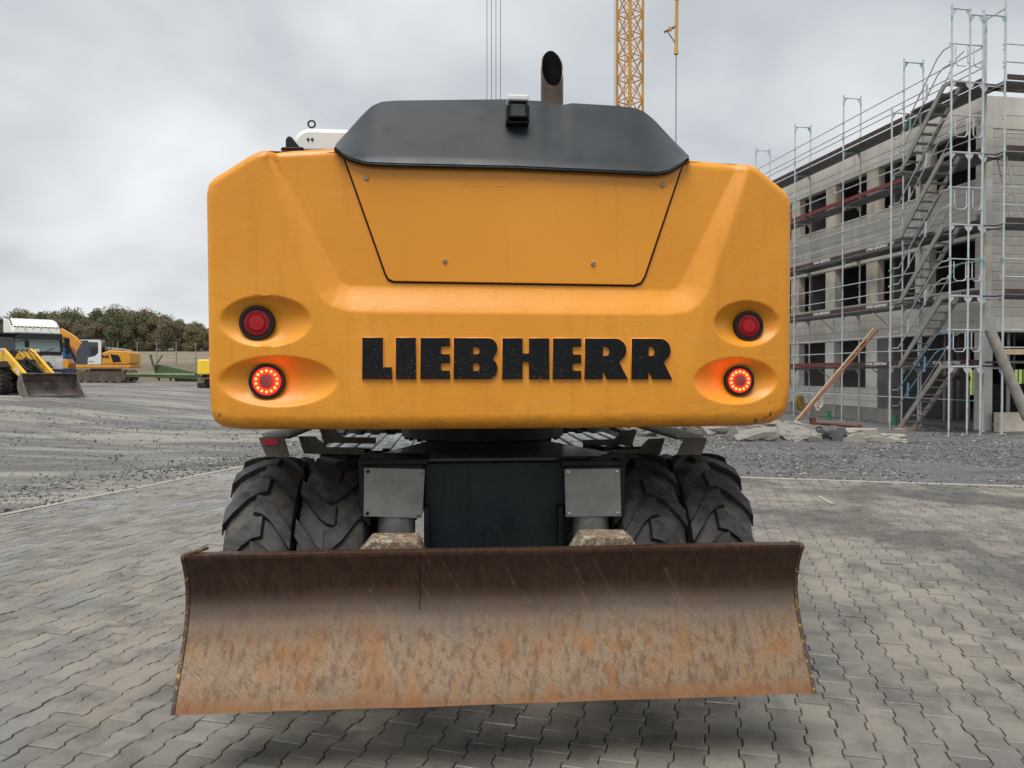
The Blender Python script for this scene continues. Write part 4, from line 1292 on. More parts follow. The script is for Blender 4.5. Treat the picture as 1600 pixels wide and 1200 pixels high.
# ---- dozer blade
def build_blade():
    W = 2.55 / 2
    prof = [(-2.418, 0.296), (-2.408, 0.318), (-2.372, 0.385), (-2.325, 0.460), (-2.283, 0.535), (-2.252, 0.610), (-2.238, 0.675), (-2.240, 0.735), (-2.256, 0.795), (-2.280, 0.845), (-2.296, 0.872), (-2.296, 0.884), (-2.284, 0.889), (-2.255, 0.889)]
    back = [(-2.255, 0.870), (-2.225, 0.80), (-2.205, 0.735), (-2.203, 0.675), (-2.217, 0.610), (-2.248, 0.535), (-2.29, 0.460), (-2.34, 0.385), (-2.385, 0.310), (-2.395, 0.292)]
    cx = 0.0
    def fine(p):
        q = []
        for a, b in zip(p[:-1], p[1:]):
            for t in (0, 0.34, 0.67): q.append((a[0] + (b[0] - a[0]) * t, a[1] + (b[1] - a[1]) * t))
        return q + [p[-1]]
    loop = fine(prof) + back
    nx = 48
    V, Fc = [], []
    n = len(loop)
    for i in range(nx + 1):
        x = -W + 2 * W * i / nx
        for k, (y, z) in enumerate(loop):
            dn = 0.0
            if k < len(loop) - len(back):
                dn = 0.006 * mnoise.noise((x * 2.3, z * 4.0, 3.0)) + 0.0018 * mnoise.noise((x * 14, z * 14, 7.0))
                if z < 0.31: dn += 0.003 * mnoise.noise((x * 9, 0, 1.0))
            V.append((x + cx, y + dn, z + (0.003 * mnoise.noise((x * 4, 5.0, z * 3)) if z > 0.87 or z < 0.31 else 0)))
    for i in range(nx):
        for k in range(n):
            k2 = (k + 1) % n
            Fc.append((i * n + k, (i + 1) * n + k, (i + 1) * n + k2, i * n + k2))
    me = bpy.data.meshes.new('dozer_blade'); me.from_pydata(V, [], Fc); me.update(); bm_fix(me)
    me.materials.append(MAT['blade_steel']); smooth_mesh(me, 35)
    b = link('dozer_blade', me, EXC)
    for s in (-1, 1):
        pr = [(y - 0.006, z) for y, z in prof] + [(-2.19, 0.88), (-2.17, 0.78), (-2.165, 0.62), (-2.21, 0.46), (-2.33, 0.296)]
        MB().prism(pr, s * (W + 0.0005), s * (W + 0.017), 'x').build('end_plate', 'blade_edge', b, False, 0.004)
    # worn lug on the top left corner
    MB().bar((-W + 0.01, -2.29, 0.889), (-W + 0.075, -2.245, 0.905), 0.02, 0.012).build('corner_chip', 'blade_edge', b, False, 0.003)
    xc = loc(656, 900, -2.25)[0]
    ck = [(xc + 0.006 * mnoise.noise((z * 30, 1, 2)), y - 0.0005, z) for y, z in fine(prof) if 0.62 < z < 0.885]
    MB().path(ck, 0.0016, 5).build('crack', 'soot_and_gap_black', b)
    # brackets behind the top edge
    for q in ([(541, 866), (576, 846), (580, 844), (650, 844), (655, 847), (669, 864)], [(886, 860), (912, 840), (916, 838), (984, 838), (989, 841), (1007, 858)]):
        y = -2.13
        p = pl(q, y)
        p[0] = (p[0][0], p[0][1] - 0.06); p[-1] = (p[-1][0], p[-1][1] - 0.06)
        MB().prism(p, y, y + 0.16, 'y').build('bracket', 'rust_bracket', b, False, 0.01)
        cx_ = sum(t[0] for t in p) / len(p)
        MB().bar((cx_, -2.14, 0.60), (cx_, -1.5, 0.60), 0.24, 0.16).build('push_arm', 'slate_paint', b, False, 0.01)
build_blade()

# ------------------------------------------------------------------ unfinished building and scaffolding
B_O = Vector((13.56, 21.3, 0))
B_U = Vector((-0.167, 0.986, 0)).normalized()      # along the long front, away from the camera
B_RZ = math.atan2(B_U.y, B_U.x) - math.pi / 2       # local +y = u, local +x = v (into the building)
GB = -0.15
def bld(name, label, cat): return empty(name, B_O, B_RZ, label, cat)
LEV = [1.83, 3.83, 5.85, 7.88, 9.87]

def build_building():
    b = bld('unfinished_building', 'three storey concrete shell building with empty window openings behind the scaffolding', 'building')
    WV, WU, TOP = 0.95, 1.8, 9.95
    U1, V1 = 24.0, 11.0
    T = 0.30
    wins = [(2.15 + 2.68 * k, 4.16 + 2.68 * k) for k in range(8)]
    zw = [(1.05, 2.85), (4.2, 5.72), (7.5, 9.1)]
    def wb(name, a, c, mat, bev=0.01): return MB().span(a, c).build(name, mat, b, False, bev)
    # plinth and floor slabs
    wb('plinth', (WV - 0.03, 6.75, GB - 0.3), (WV + T, U1, 0.32), 'plinth_grey')
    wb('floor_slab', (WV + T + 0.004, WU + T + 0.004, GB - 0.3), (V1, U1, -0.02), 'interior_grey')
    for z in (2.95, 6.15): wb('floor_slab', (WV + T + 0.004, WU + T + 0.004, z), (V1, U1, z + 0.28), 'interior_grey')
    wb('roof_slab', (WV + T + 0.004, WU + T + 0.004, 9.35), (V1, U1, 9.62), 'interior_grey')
    # long front: horizontal bands built of courses, piers between the windows
    bands = [(0.322, 1.05, 3), (2.85, 4.2, 4), (5.72, 7.5, 5), (9.1, TOP, 2)]
    for bi, (z0, z1, n) in enumerate(bands):
        h = (z1 - z0) / n
        u0 = 6.75 if bi == 0 else WU
        for i in range(n):
            pr = 0.006 * ((i * 7 + bi) % 3)
            wb('wall_course', (WV - pr, u0, z0 + i * h + 0.004), (WV + T, U1, z0 + (i + 1) * h - 0.004), 'concrete_pale' if bi == 0 else 'concrete', 0.006)
    for (u0, u1), nxt in zip(wins, wins[1:] + [(U1, U1)]):
        for k, (z0, z1) in enumerate(zw):
            if k == 0 and u1 < 6.0: continue
            wb('pier', (WV + 0.02, u1, z0 + 0.003), (WV + T, nxt[0] if nxt[0] < U1 else U1, z1 - 0.003), 'concrete_pier' if k else 'concrete_pale')
            if u0 > 4.4 and k == 0 and u0 < 6: continue
            wb('window_sill', (WV - 0.035, u0 - 0.05, z0 - 0.05), (WV + 0.2, u1 + 0.05, z0 - 0.002), 'concrete_pale', 0.006)
    for k, (z0, z1) in enumerate(zw[1:]):
        wb('pier', (WV + 0.02, WU, z0 + 0.003), (WV + T, 2.15, z1 - 0.003), 'concrete_pier')
    # plastered ground floor panel next to the open corner bay
    wb('wall_panel', (WV - 0.02, 5.9, 0.325), (WV + T, 6.745, 2.846), 'interior_grey')
    wb('plinth', (WV - 0.03, 5.9, GB - 0.3), (WV + T, 6.745, 0.32), 'plinth_grey')
    # corner column, inner columns and steel props in the open ground floor
    wb('column', (WV + 0.03, WU + 0.02, GB), (WV + 0.38, WU + 0.36, 2.846), 'concrete')
    for (v, u) in ((4.5, 2.4), (8.0, 2.4), (5.0, 8.0), (8.8, 8.0), (5.0, 14), (8.8, 14)):
        wb('column', (v, u, GB), (v + 0.35, u + 0.35, 2.95), 'concrete')
    prop = MB().tube((0, 0, GB), (0, 0, 1.45), 0.04, 8).tube((0, 0, 1.4), (0, 0, 2.94), 0.03, 8).box((0, 0, GB + 0.01), (0.16, 0.16, 0.02)).mesh('steel_prop', 'galvanised')
    coll = MB().tube((0, 0, 1.36), (0, 0, 1.50), 0.055, 8).mesh('prop_collar', 'red_steel')
    for (v, u) in ((1.6, 3.1), (1.7, 4.3), (2.6, 2.6), (2.5, 3.7), (2.7, 5.2), (3.6, 2.9), (3.5, 4.4), (3.7, 6.1), (5.2, 3.2), (5.0, 5.0), (2.2, 2.2), (3.0, 2.3), (6.4, 4.2), (6.2, 6.6)):
        p = link('steel_prop', prop, b, 0, (v, u, 0)); link('prop_collar', coll, p)
    # rear and inner walls keep the rooms dark
    for z0, z1 in ((3.23, 6.15), (6.43, 9.35)):
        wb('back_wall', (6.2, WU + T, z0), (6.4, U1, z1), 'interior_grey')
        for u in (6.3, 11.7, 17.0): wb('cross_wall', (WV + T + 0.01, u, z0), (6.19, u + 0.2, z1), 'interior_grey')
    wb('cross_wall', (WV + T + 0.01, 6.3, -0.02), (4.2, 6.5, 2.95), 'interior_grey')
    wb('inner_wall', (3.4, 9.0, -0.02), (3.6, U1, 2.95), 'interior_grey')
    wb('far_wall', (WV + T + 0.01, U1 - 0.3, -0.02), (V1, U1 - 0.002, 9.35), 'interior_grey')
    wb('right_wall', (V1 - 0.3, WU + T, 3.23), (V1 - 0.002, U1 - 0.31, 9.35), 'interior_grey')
    # short end facing the camera: block masonry above an open ground floor
    wb('ring_beam', (WV, WU - 0.006, 2.85), (V1, WU + T - 0.002, 3.32), 'concrete')
    wb('ring_beam', (WV, WU - 0.006, 6.02), (V1, WU + T - 0.002, 6.5), 'concrete')
    wb('parapet', (WV, WU - 0.004, 8.98), (V1, WU + T - 0.002, TOP), 'concrete', 0.008)
    wb('low_wall', (WV + 0.3, WU - 0.35, GB - 0.3), (V1, WU - 0.12, 0.42), 'concrete_pier')
    bl = MB().box((0, 0, 0), (0.492, 0.29, 0.241)).mesh('block', 'block_grey')
    rng = random.Random(2)
    for z0, rows in ((3.325, 10), (6.505, 9)):
        hh = (2.69 if z0 < 4 else 2.47) / rows
        for r in range(rows):
            for c in range(7):
                v = WV + 0.25 + c * 0.5 + (0.25 if r % 2 else 0)
                o = link('block', bl, b, 0, (v, WU + 0.15 + rng.uniform(0, 0.008), z0 + (r + 0.5) * hh)); o.scale = (1, 1, hh / 0.25)
            if r % 2:
                o = link('block', bl, b, 0, (WV + 0.123, WU + 0.15, z0 + (r + 0.5) * hh)); o.scale = (0.49, 1, hh / 0.25)
        wb('block_wall', (WV + 3.55 + 0.2, WU + 0.004, z0), (V1, WU + T - 0.004, z0 + rows * hh), 'block_grey')
    # ground floor rear wall with window openings to the meadow
    for k in range(9):
        ua = WU + T + 2.4 * k
        wb('rear_pier', (V1 - 0.3, ua, -0.02), (V1 - 0.002, ua + 1.35, 2.95), 'interior_grey')
        wb('rear_parapet', (V1 - 0.28, ua + 1.352, -0.02), (V1 - 0.01, ua + 2.398, 0.55), 'interior_grey')
        wb('rear_lintel', (V1 - 0.28, ua + 1.352, 1.75), (V1 - 0.01, ua + 2.398, 2.949), 'interior_grey')
        for q in range(4): wb('window_bar', (V1 - 0.2, ua + 1.5 + 0.24 * q, 0.552), (V1 - 0.17, ua + 1.53 + 0.24 * q, 1.748), 'black_steel', 0)
    # site material standing in the open ground floor
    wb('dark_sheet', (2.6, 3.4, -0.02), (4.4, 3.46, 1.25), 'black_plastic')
build_building()

TUBE_R = 0.027
def rail(name, a, c, parent, r=0.019, mat='scaffold_tube'):
    return MB().tube(a, c, r, 6).build(name, mat, parent, True)

def standard(parent, v, u, z0, z1):
    m = MB().tube((0, 0, z0), (0, 0, z1), TUBE_R, 8)
    z = z0 + 0.12
    for L in LEV:
        if z0 < L < z1:
            m.tube((0, 0, L - 0.02), (0, 0, L + 0.09), 0.032, 8)
    for L in LEV:
        for h in (0.5, 1.0):
            if z0 < L + h < z1: m.box((-0.03, 0.02, L + h), (0.04, 0.05, 0.05))
    m.tube((0, 0, z0 - 0.16), (0, 0, z0), 0.018, 6)
    m.box((0, 0, z0 - 0.165), (0.15, 0.15, 0.012))
    o = m.build('standard', 'scaffold_tube', parent, True); o.location = (v, u, 0)
    return o

def gusset_frame(parent, v0, v1, u, z):
    """top transom of an H-frame with its two corner plates"""
    m = MB().tube((v0, u, z), (v1, u, z), 0.022, 8)
    for v, s in ((v0, 1), (v1, -1)):
        m.prism([(v + s * 0.02, z - 0.02), (v + s * 0.14, z - 0.02), (v + s * 0.11, z - 0.10), (v + s * 0.02, z - 0.20)], u - 0.006, u + 0.006, 'y')
    return m.build('transom', 'scaffold_tube', parent, True)

def deck(parent, v0, v1, u0, u1, z, mat='deck_steel'):
    m = MB()
    if abs(u1 - u0) > abs(v1 - v0):
        w = (v1 - v0) / 2
        for k in range(2): m.span((v0 + k * w + 0.008, u0 + 0.02, z - 0.07), (v0 + (k + 1) * w - 0.008, u1 - 0.02, z))
    else:
        w = (u1 - u0) / 2
        for k in range(2): m.span((v0 + 0.02, u0 + k * w + 0.008, z - 0.07), (v1 - 0.02, u0 + (k + 1) * w - 0.008, z))
    # two planks are two pieces: build each
    objs = []
    for k in range(2):
        mm = MB(); mm.v = m.v[8 * k:8 * k + 8]; mm.f = m.f[:6]
        objs.append(mm.build('deck_plank', mat, parent, False, 0.006))
    return objs

TXT = None
def toe_board(parent, a, c, z, mat, text, flip=False):
    """board standing on edge from a to c (v,u) pairs"""
    m = MB().bar((a[0], a[1], z + 0.085), (c[0], c[1], z + 0.085), 0.03, 0.15)
    o = m.build('toe_board', mat, parent, False, 0.004)
    if text:
        global TXT
        if TXT is None:
            TXT = text_mesh('STARK GER\u00dcSTBAU', 0.125, 0.002, 1.05, 0.004)
            TXT.materials.append(MAT['lettering_white'])
        t = link('lettering', TXT, o)
        mx, my = (a[0] + c[0]) / 2, (a[1] + c[1]) / 2
        if abs(c[1] - a[1]) > abs(c[0] - a[0]):
            t.location = (mx - 0.018, my - 0.35, z + 0.085); t.rotation_euler = (R(90), 0, R(-90))
        else:
            t.location = (mx, my - 0.018, z + 0.085); t.rotation_euler = (R(90), 0, 0)
    return o

def build_facade_scaffold():
    s = bld('facade_scaffold', 'galvanised scaffold with five decks running along the long front of the shell building', 'scaffold')
    us = [0.75, 4.15, 7.5, 10.9, 14.3, 17.7, 21.1]
    for i, u in enumerate(us):
        top = LEV[4] + 2.05
        standard(s, 0, u, GB + 0.16, top); standard(s, 0.70, u, GB + 0.16, top)
        gusset_frame(s, 0, 0.70, u, top - 0.12)
        for L in LEV: gusset_frame(s, 0, 0.70, u, L - 0.09)
    for i, (a, c) in enumerate(zip(us[:-1], us[1:])):
        for k, L in enumerate(LEV):
            deck(s, 0.03, 0.67, a, c, L)
            red = (k == 0 and i == 2) or (k == 3 and i in (1, 2, 3)) or (k == 4 and i == 4)
            if k < 4: toe_board(s, (-0.005, a + 0.08), (-0.005, c - 0.08), L, 'toe_red' if red else 'toe_brown', not red and k < 4)
            else: toe_board(s, (-0.005, a + 0.08), (-0.005, c - 0.08), L, 'toe_brown', False)
            for h in ((0.5, 1.0) if k < 4 else (0.42, 0.62, 1.0)):
                rail('guard_rail', (-0.03, a, L + h), (-0.03, c, L + h), s)
        rail('base_ledger', (-0.02, a, GB + 0.95), (-0.02, c, GB + 0.95), s, 0.016)
    # diagonal struts below two decks
    for i in (1, 2, 3):
        for L in LEV[:2]:
            rail('brace', (0.70, us[i] + 1.7, L - 0.55), (0.1, us[i] + 1.7, L - 0.08), s, 0.018)
            rail('inner_post', (0.75, us[i] + 1.7, L - 1.98 if L > 2 else GB), (0.75, us[i] + 1.7, L - 0.07), s, 0.022)
build_facade_scaffold()

def build_end_scaffold():
    s = bld('end_scaffold', 'scaffold with lettered toe boards wrapping the short end of the shell building', 'scaffold')
    vs = [0.42, 3.5, 6.6]
    for v in vs:
        standard(s, v, 0.45, GB + 0.2, LEV[4] + 2.5); standard(s, v, 1.15, GB + 0.2, LEV[4] + 2.05)
        for L in LEV:
            MB().tube((v, 0.45, L - 0.09), (v, 1.15, L - 0.09), 0.02, 6).build('transom', 'scaffold_tube', s, True)
        MB().tube((v, 0.45, LEV[4] + 2.0), (v, 1.15, LEV[4] + 2.0), 0.02, 6).build('transom', 'scaffold_tube', s, True)
    for a, c in zip(vs[:-1], vs[1:]):
        for k, L in enumerate(LEV):
            if k == 0:
                MB().span((a, 0.40, L + 0.30), (c, 0.44, L + 0.45)).build('board', 'timber', s, False, 0.004)
            deck(s, a, c, 0.48, 1.12, L + (0.12 if k == 0 else 0))
            if k > 0: toe_board(s, (a + 0.06, 0.43), (c - 0.06, 0.43), L, 'toe_brown', True)
            for h in (0.5, 1.0): rail('guard_rail', (a, 0.42, L + h), (c, 0.42, L + h), s)
        # inclined ladder between two decks
    for k in (2,):
        l0, l1 = LEV[k] + 0.02, LEV[k + 1]
        lad = MB()
        p = [(1.15, 0.62, l0), (0.62, 0.62, l1)]; q = [(1.15, 0.95, l0), (0.62, 0.95, l1)]
        lad.tube(p[0], p[1], 0.022, 6)
        rail('ladder_rail', p[0], p[1], s, 0.02); rail('ladder_rail', q[0], q[1], s, 0.02)
        for i in range(1, 7):
            t = i / 7
            a = [p[0][j] + (p[1][j] - p[0][j]) * t for j in range(3)]; c = [q[0][j] + (q[1][j] - q[0][j]) * t for j in range(3)]
            rail('rung', a, c, s, 0.013)
build_end_scaffold()

def build_stair_tower():
    s = bld('stair_tower', 'scaffold stair tower with steep aluminium flights in front of the shell building corner', 'stair tower')
    u0, u1, v0, v1 = 0.66, 3.22, -1.10, -0.10
    tops = {(v0, u0): LEV[4] + 2.1, (v1, u0): LEV[4] + 2.0, (v0, u1): LEV[3] + 2.05, (v1, u1): LEV[3] + 2.05}
    for (v, u), t in tops.items(): standard(s, v, u, GB + 0.14, t)
    standard(s, -0.52, u0, GB + 0.14, LEV[4] + 2.05)
    gusset_frame(s, v0, -0.52, u0, LEV[4] + 1.98); gusset_frame(s, -0.52, v1, u0, LEV[4] + 1.85); gusset_frame(s, v0, v1, u1, LEV[3] + 1.9)
    for L in LEV:
        gusset_frame(s, v0, -0.52, u0, L - 0.05); gusset_frame(s, -0.52, v1, u0, L - 0.05)
        if L < LEV[4]: gusset_frame(s, v0, v1, u1, L - 0.05)
        for h in (1.0,):
            rail('guard_rail', (v0, u0, L + h), (-0.52, u0, L + h), s); rail('guard_rail', (-0.52, u0, L + h), (v1, u0, L + h), s)
        # U-shaped hanging guard
        for a, c in ((v0 + 0.1, -0.62), (-0.42, v1 - 0.05)):
            zt, zb = L + 0.92, L + 0.38
            MB().path([(a, u0 - 0.03, zt), (a, u0 - 0.03, zb + 0.08), (a + 0.07, u0 - 0.03, zb), (c - 0.07, u0 - 0.03, zb), (c, u0 - 0.03, zb + 0.08), (c, u0 - 0.03, zt)], 0.015, 6).build('hanging_guard', 'scaffold_tube', s, True)
    base = [GB + 0.02] + LEV
    for k in range(5):
        z0, z1 = base[k], base[k + 1]
        ub, ut = 2.86, 1.04
        va, vb = -1.02, -0.50
        if k:
            MB().span((va - 0.02, ub, z0 - 0.05), (-0.12, u1 - 0.02, z0)).build('landing', 'stair_alu', s, False, 0.004)
        MB().span((va - 0.02, u0 + 0.03, z1 - 0.05), (vb + 0.02, ut - 0.02, z1)).build('landing', 'stair_alu', s, False, 0.004)
        MB().span((vb + 0.03, u0 + 0.03, z1 - 0.06), (v1 - 0.02, u1 - 0.02, z1 - 0.005)).build('walkway', 'deck_steel', s, False, 0.004)
        # stringers with the kink at the upper landing
        for v in (va, vb):
            st = MB(); st.bar((v, ub + 0.02, z0), (v, ut, z1 - 0.02), 0.045, 0.15)
            st.build('stringer', 'stair_alu', s, False, 0.006)
            MB().bar((v, ut + 0.01, z1 - 0.045), (v, u0 + 0.06, z1 - 0.03), 0.044, 0.11).build('stringer', 'stair_alu', s, False, 0.006)
        for i in range(1, 9):
            t = i / 9
            MB().box(((va + vb) / 2, ub + (ut - ub) * t, z0 + (z1 - z0) * t), (vb - va - 0.05, 0.19, 0.028)).build('tread', 'stair_alu', s, False, 0.003)
        # handrail: two parallel tubes with a rung, level ends
        mt = 'blue_rail' if k == 0 else 'scaffold_tube'
        for h in (0.52, 1.02):
            v = va - 0.03
            MB().path([(v, u1 - 0.05, z0 + h - 0.12 + (0.15 if k else 0.30)), (v, ub + 0.05, z0 + h - 0.12 + (0.15 if k else 0.3)), (v, ut + 0.25, z1 + h - 0.18), (v, ut, z1 + h - 0.05), (v, u0 + 0.02, z1 + h - 0.05)], 0.020, 6).build('hand_rail', mt, s, True)
        v = va - 0.03
        for t in (0.22, 0.62):
            u = ub + (ut - ub) * t; z = z0 + (z1 - z0) * t
            MB().bar((v, u, z + 0.55), (v, u - 0.02, z + 1.0), 0.03, 0.05).build('rail_link', mt, s)
        MB().bar((v, u0 + 0.03, z1 + 0.47), (v, u0 + 0.03, z1 + 0.97), 0.03, 0.03).build('rail_link', mt, s)
        # inner handrail
        MB().path([(vb + 0.03, ub, z0 + 0.95), (vb + 0.03, ut + 0.2, z1 + 0.85), (vb + 0.03, ut - 0.1, z1 + 0.95)], 0.016, 6).build('hand_rail', 'scaffold_tube', s, True)
    # sole boards
    MB().span((-1.15, u1 - 0.6, GB - 0.02), (-0.4, u1 - 0.2, GB + 0.03)).build('sole_board', 'timber', s, False, 0.004)
build_stair_tower()

def bpt(v, u, z):
    p = B_O + Matrix.Rotation(B_RZ, 3, 'Z') @ Vector((v, u, 0)); return Vector((p.x, p.y, z))

def site_things():
    # leaning concrete pipe under the building end
    d = 21.9
    a, c = at_depth(1546, 514, d), at_depth(1606, 655, d - 0.25)
    o = MB().tube(a, c, 0.14, 24).build('leaning_pipe', 'pipe_concrete', None, True)
    tag(o, 'thick grey concrete pipe leaning under the end scaffold', 'pipe')
    # two long timbers leaning against the scaffold
    for k, (q, r, m, lab) in enumerate((((1239, 660), (1366, 513), 'timber', 'long pale timber plank leaning against the long scaffold, upper of two'),
                                      ((1243, 659), (1371, 516), 'timber_red', 'long reddish timber plank leaning against the scaffold, lower of two'))):
        pa = at_depth(q[0], q[1], 25.6 + k * 0.05); pb = at_depth(r[0], r[1], 26.9 + k * 0.05)
        pa.z = gzf(pa.x, pa.y) + 0.01
        o = MB().bar(pa, pb, 0.05, 0.065).build('timber_plank', m, None, False, 0.004)
        tag(o, lab, 'plank')
    # coils of rope hung on the lowest ledger
    for px, m, lab in ((1251, 'rope_ochre', 'ochre coil of rope hanging on the lowest scaffold tube'), (1279, 'rope_white', 'off-white bundle of rope hanging on the lowest scaffold tube')):
        dd = 31.4 if px < 1260 else 29.6
        c = at_depth(px, 630, dd); ppm = F_PX / dd
        m_ = MB(); rng = random.Random(px)
        hh = 24 / ppm / 2
        for i in range(12):
            w = 5.0 / ppm * rng.uniform(0.3, 1.0); oy = rng.uniform(-0.08, 0.08); ox = rng.uniform(-0.07, 0.07); n = 18; h2 = hh * rng.uniform(0.75, 1.05)
            m_.path([(c.x + ox + w * math.cos(2 * math.pi * j / n), c.y + oy, c.z + hh - h2 + h2 * math.sin(2 * math.pi * j / n)) for j in range(n + 1)], 0.022, 5)
        tag(m_.build('rope_coil', m, None, True), lab, 'rope')
    # red steel pipe on the ground
    pa, pb = at_depth(1272, 657, 25.4), at_depth(1345, 662, 24.0)
    pa.z = gzf(pa.x, pa.y) + 0.10; pb.z = gzf(pb.x, pb.y) + 0.07
    e = empty('red_pipe', (pa.x, pa.y, 0), 0, 'weathered red steel pipe lying on the ground before the plinth', 'pipe')
    off = Vector((pa.x, pa.y, 0))
    MB().tube(pa - off, pb - off, 0.055, 12).build('pipe', 'red_steel', e, True)
    MB().tube(pa - off + Vector((-0.02, 0, -0.08)), pa - off + Vector((-0.06, 0, 0.17)), 0.10, 12).build('flange', 'red_steel', e, True)
    MB().tube(pb - off + Vector((-0.05, 0, 0)), pb - off + Vector((0.02, 0, 0)), 0.085, 12).build('flange', 'red_steel', e, True)
    # two green drums
    for px, py, h, d_, lab in ((1295, 655, 12, 29.0, 'small green tub on the ground behind the red pipe'), (1398, 664, 13, 25.9, 'small green tub beside the foot of the stair tower')):
        c = at_depth(px, py, d_); c.z = gzf(c.x, c.y) - 0.02
        r = 3.3 * d_ / F_PX; H = h * 2 * d_ / F_PX * 0.55
        o = MB().lathe([(0, 0.0001), (0, r * 0.88), (H, r), (H + 0.015, r * 1.05), (H + 0.015, r * 0.93), (0.03, r * 0.82), (0.03, 0.0001)], 20, 'z', c).build('green_tub', 'bin_green', None, True)
        tag(o, lab, 'tub')
site_things()

# ------------------------------------------------------------------ tower crane and hanging ropes
def build_crane():
    D = 42.0; ppm = F_PX / D
    c = at_depth(983.5, 400, D)
    zb = gzf(c.x, c.y)
    cr = empty('tower_crane', (c.x, c.y, zb), R(38), 'yellow lattice tower crane mast rising behind the engine hood', 'crane')
    h = 0.49
    cols = [(-h, -h), (h, -h), (h, h), (-h, h)]
    top = 33.0
    for x, y in cols: MB().bar((x, y, 0), (x, y, top), 0.10, 0.10).build('chord', 'crane_yellow', cr)
    P = 1.17
    n = int(26 / P)
    z0 = 4.0
    for k in range(int((top - 1) / P)):
        za, zb_ = k * P, (k + 1) * P
        if za < z0 and k % 2: pass
        for i in range(4):
            a, b = cols[i], cols[(i + 1) % 4]
            MB().bar((a[0], a[1], za), (b[0], b[1], za), 0.05, 0.05).build('strut', 'crane_yellow', cr)
            MB().bar((a[0], a[1], za), (b[0], b[1], zb_), 0.042, 0.042).build('diagonal', 'crane_yellow', cr)
            MB().bar((b[0], b[1], za), (a[0], a[1], zb_), 0.042, 0.042).build('diagonal', 'crane_yellow', cr)
    # ladder in the mast
    for s in (-0.18, 0.18): MB().bar((-0.2, s, 0), (-0.2, s, top), 0.03, 0.03).build('ladder_rail', 'crane_yellow', cr)
    # slewing unit, jib and counter jib (above the picture)
    inv = Matrix.Rotation(-R(38), 3, 'Z')
    def W(x, y, z): return inv @ Vector((x, y, z))
    MB().span((-0.9, -0.9, top), (0.9, 0.9, top + 1.2)).build('slewing_unit', 'crane_yellow', cr, False, 0.05)
    for dy, dz in ((-0.5, 0.3), (0.5, 0.3), (0, 1.5)):
        MB().bar(W(-26, dy, top + 0.6 + dz), W(10, dy, top + 0.6 + dz), 0.12, 0.12).build('jib_chord', 'crane_yellow', cr)
    for k in range(24):
        x = -26 + 1.5 * k
        MB().bar(W(x, -0.5, top + 0.9), W(x + 0.75, 0, top + 2.1), 0.06, 0.06).build('jib_strut', 'crane_yellow', cr)
        MB().bar(W(x + 0.75, 0, top + 2.1), W(x + 1.5, 0.5, top + 0.9), 0.06, 0.06).build('jib_strut', 'crane_yellow', cr)
    # hoist ropes hanging from the trolley and the guy beside the mast
    for px in (761.5, 768.5, 775.5, 782.5):
        x = (px - 983.5) / ppm
        MB().tube(W(x, 0, 9.0), W(x, 0, top + 0.8), 0.015, 6).build('hoist_rope', 'cable', cr)
    MB().tube(W((960 - 983.5) / ppm, 0, 1.0), W((960 - 983.5) / ppm, 0, top), 0.012, 6).build('guy_rope', 'cable', cr)
    xh = (767.0 - 983.5 + 5) / ppm
    MB().span(W(xh, 0, 0) + Vector((-0.3, -0.2, 8.2)), W(xh, 0, 0) + Vector((0.3, 0.2, 9.0))).build('hook_block', 'crane_yellow', cr, False, 0.05)
    # telescopic suspension rod seen right of the mast, with rope below
    e = empty('crane_tag_rod', at_depth(1055, 560, D - 2) * 1.0, 0, 'thin yellow rod with a side arm, hung on a rope right of the mast', 'lifting rod')
    e.location.z = 0
    d2 = D - 2; pm = F_PX / d2
    def z_(py): return CAM_H + (HOR - py) / pm
    MB().tube((0, 0, z_(78)), (0.03, 0, z_(2)), 0.085, 10).build('rod', 'crane_yellow', e, True)
    MB().tube((0, 0, z_(88)), (0, 0, z_(74)), 0.12, 10, 0.09).build('rod_end', 'crane_yellow', e, True)
    MB().tube((0.03, 0, z_(4)), (0.035, 0, z_(-6)), 0.13, 10).build('rod_end', 'crane_yellow', e, True)
    MB().tube((0, 0, 6.0), (0, 0, z_(84)), 0.022, 6).build('rope', 'cable', e)
    MB().tube((0.04, 0, z_(-4)), (0.04, 0, 34.5), 0.022, 6).build('rope', 'cable', e)
    MB().bar((0.05, 0, z_(44)), (-0.62, 0, z_(54)), 0.07, 0.09).build('side_arm', 'exhaust_steel', e)
    MB().bar((-0.45, 0, z_(53)), (-0.02, 0, z_(72)), 0.04, 0.04).build('arm_stay', 'exhaust_steel', e)
    MB().box((-0.32, 0, z_(49)), (0.16, 0.12, 0.22)).build('arm_box', 'crane_yellow', e, False, 0.02)
build_crane()

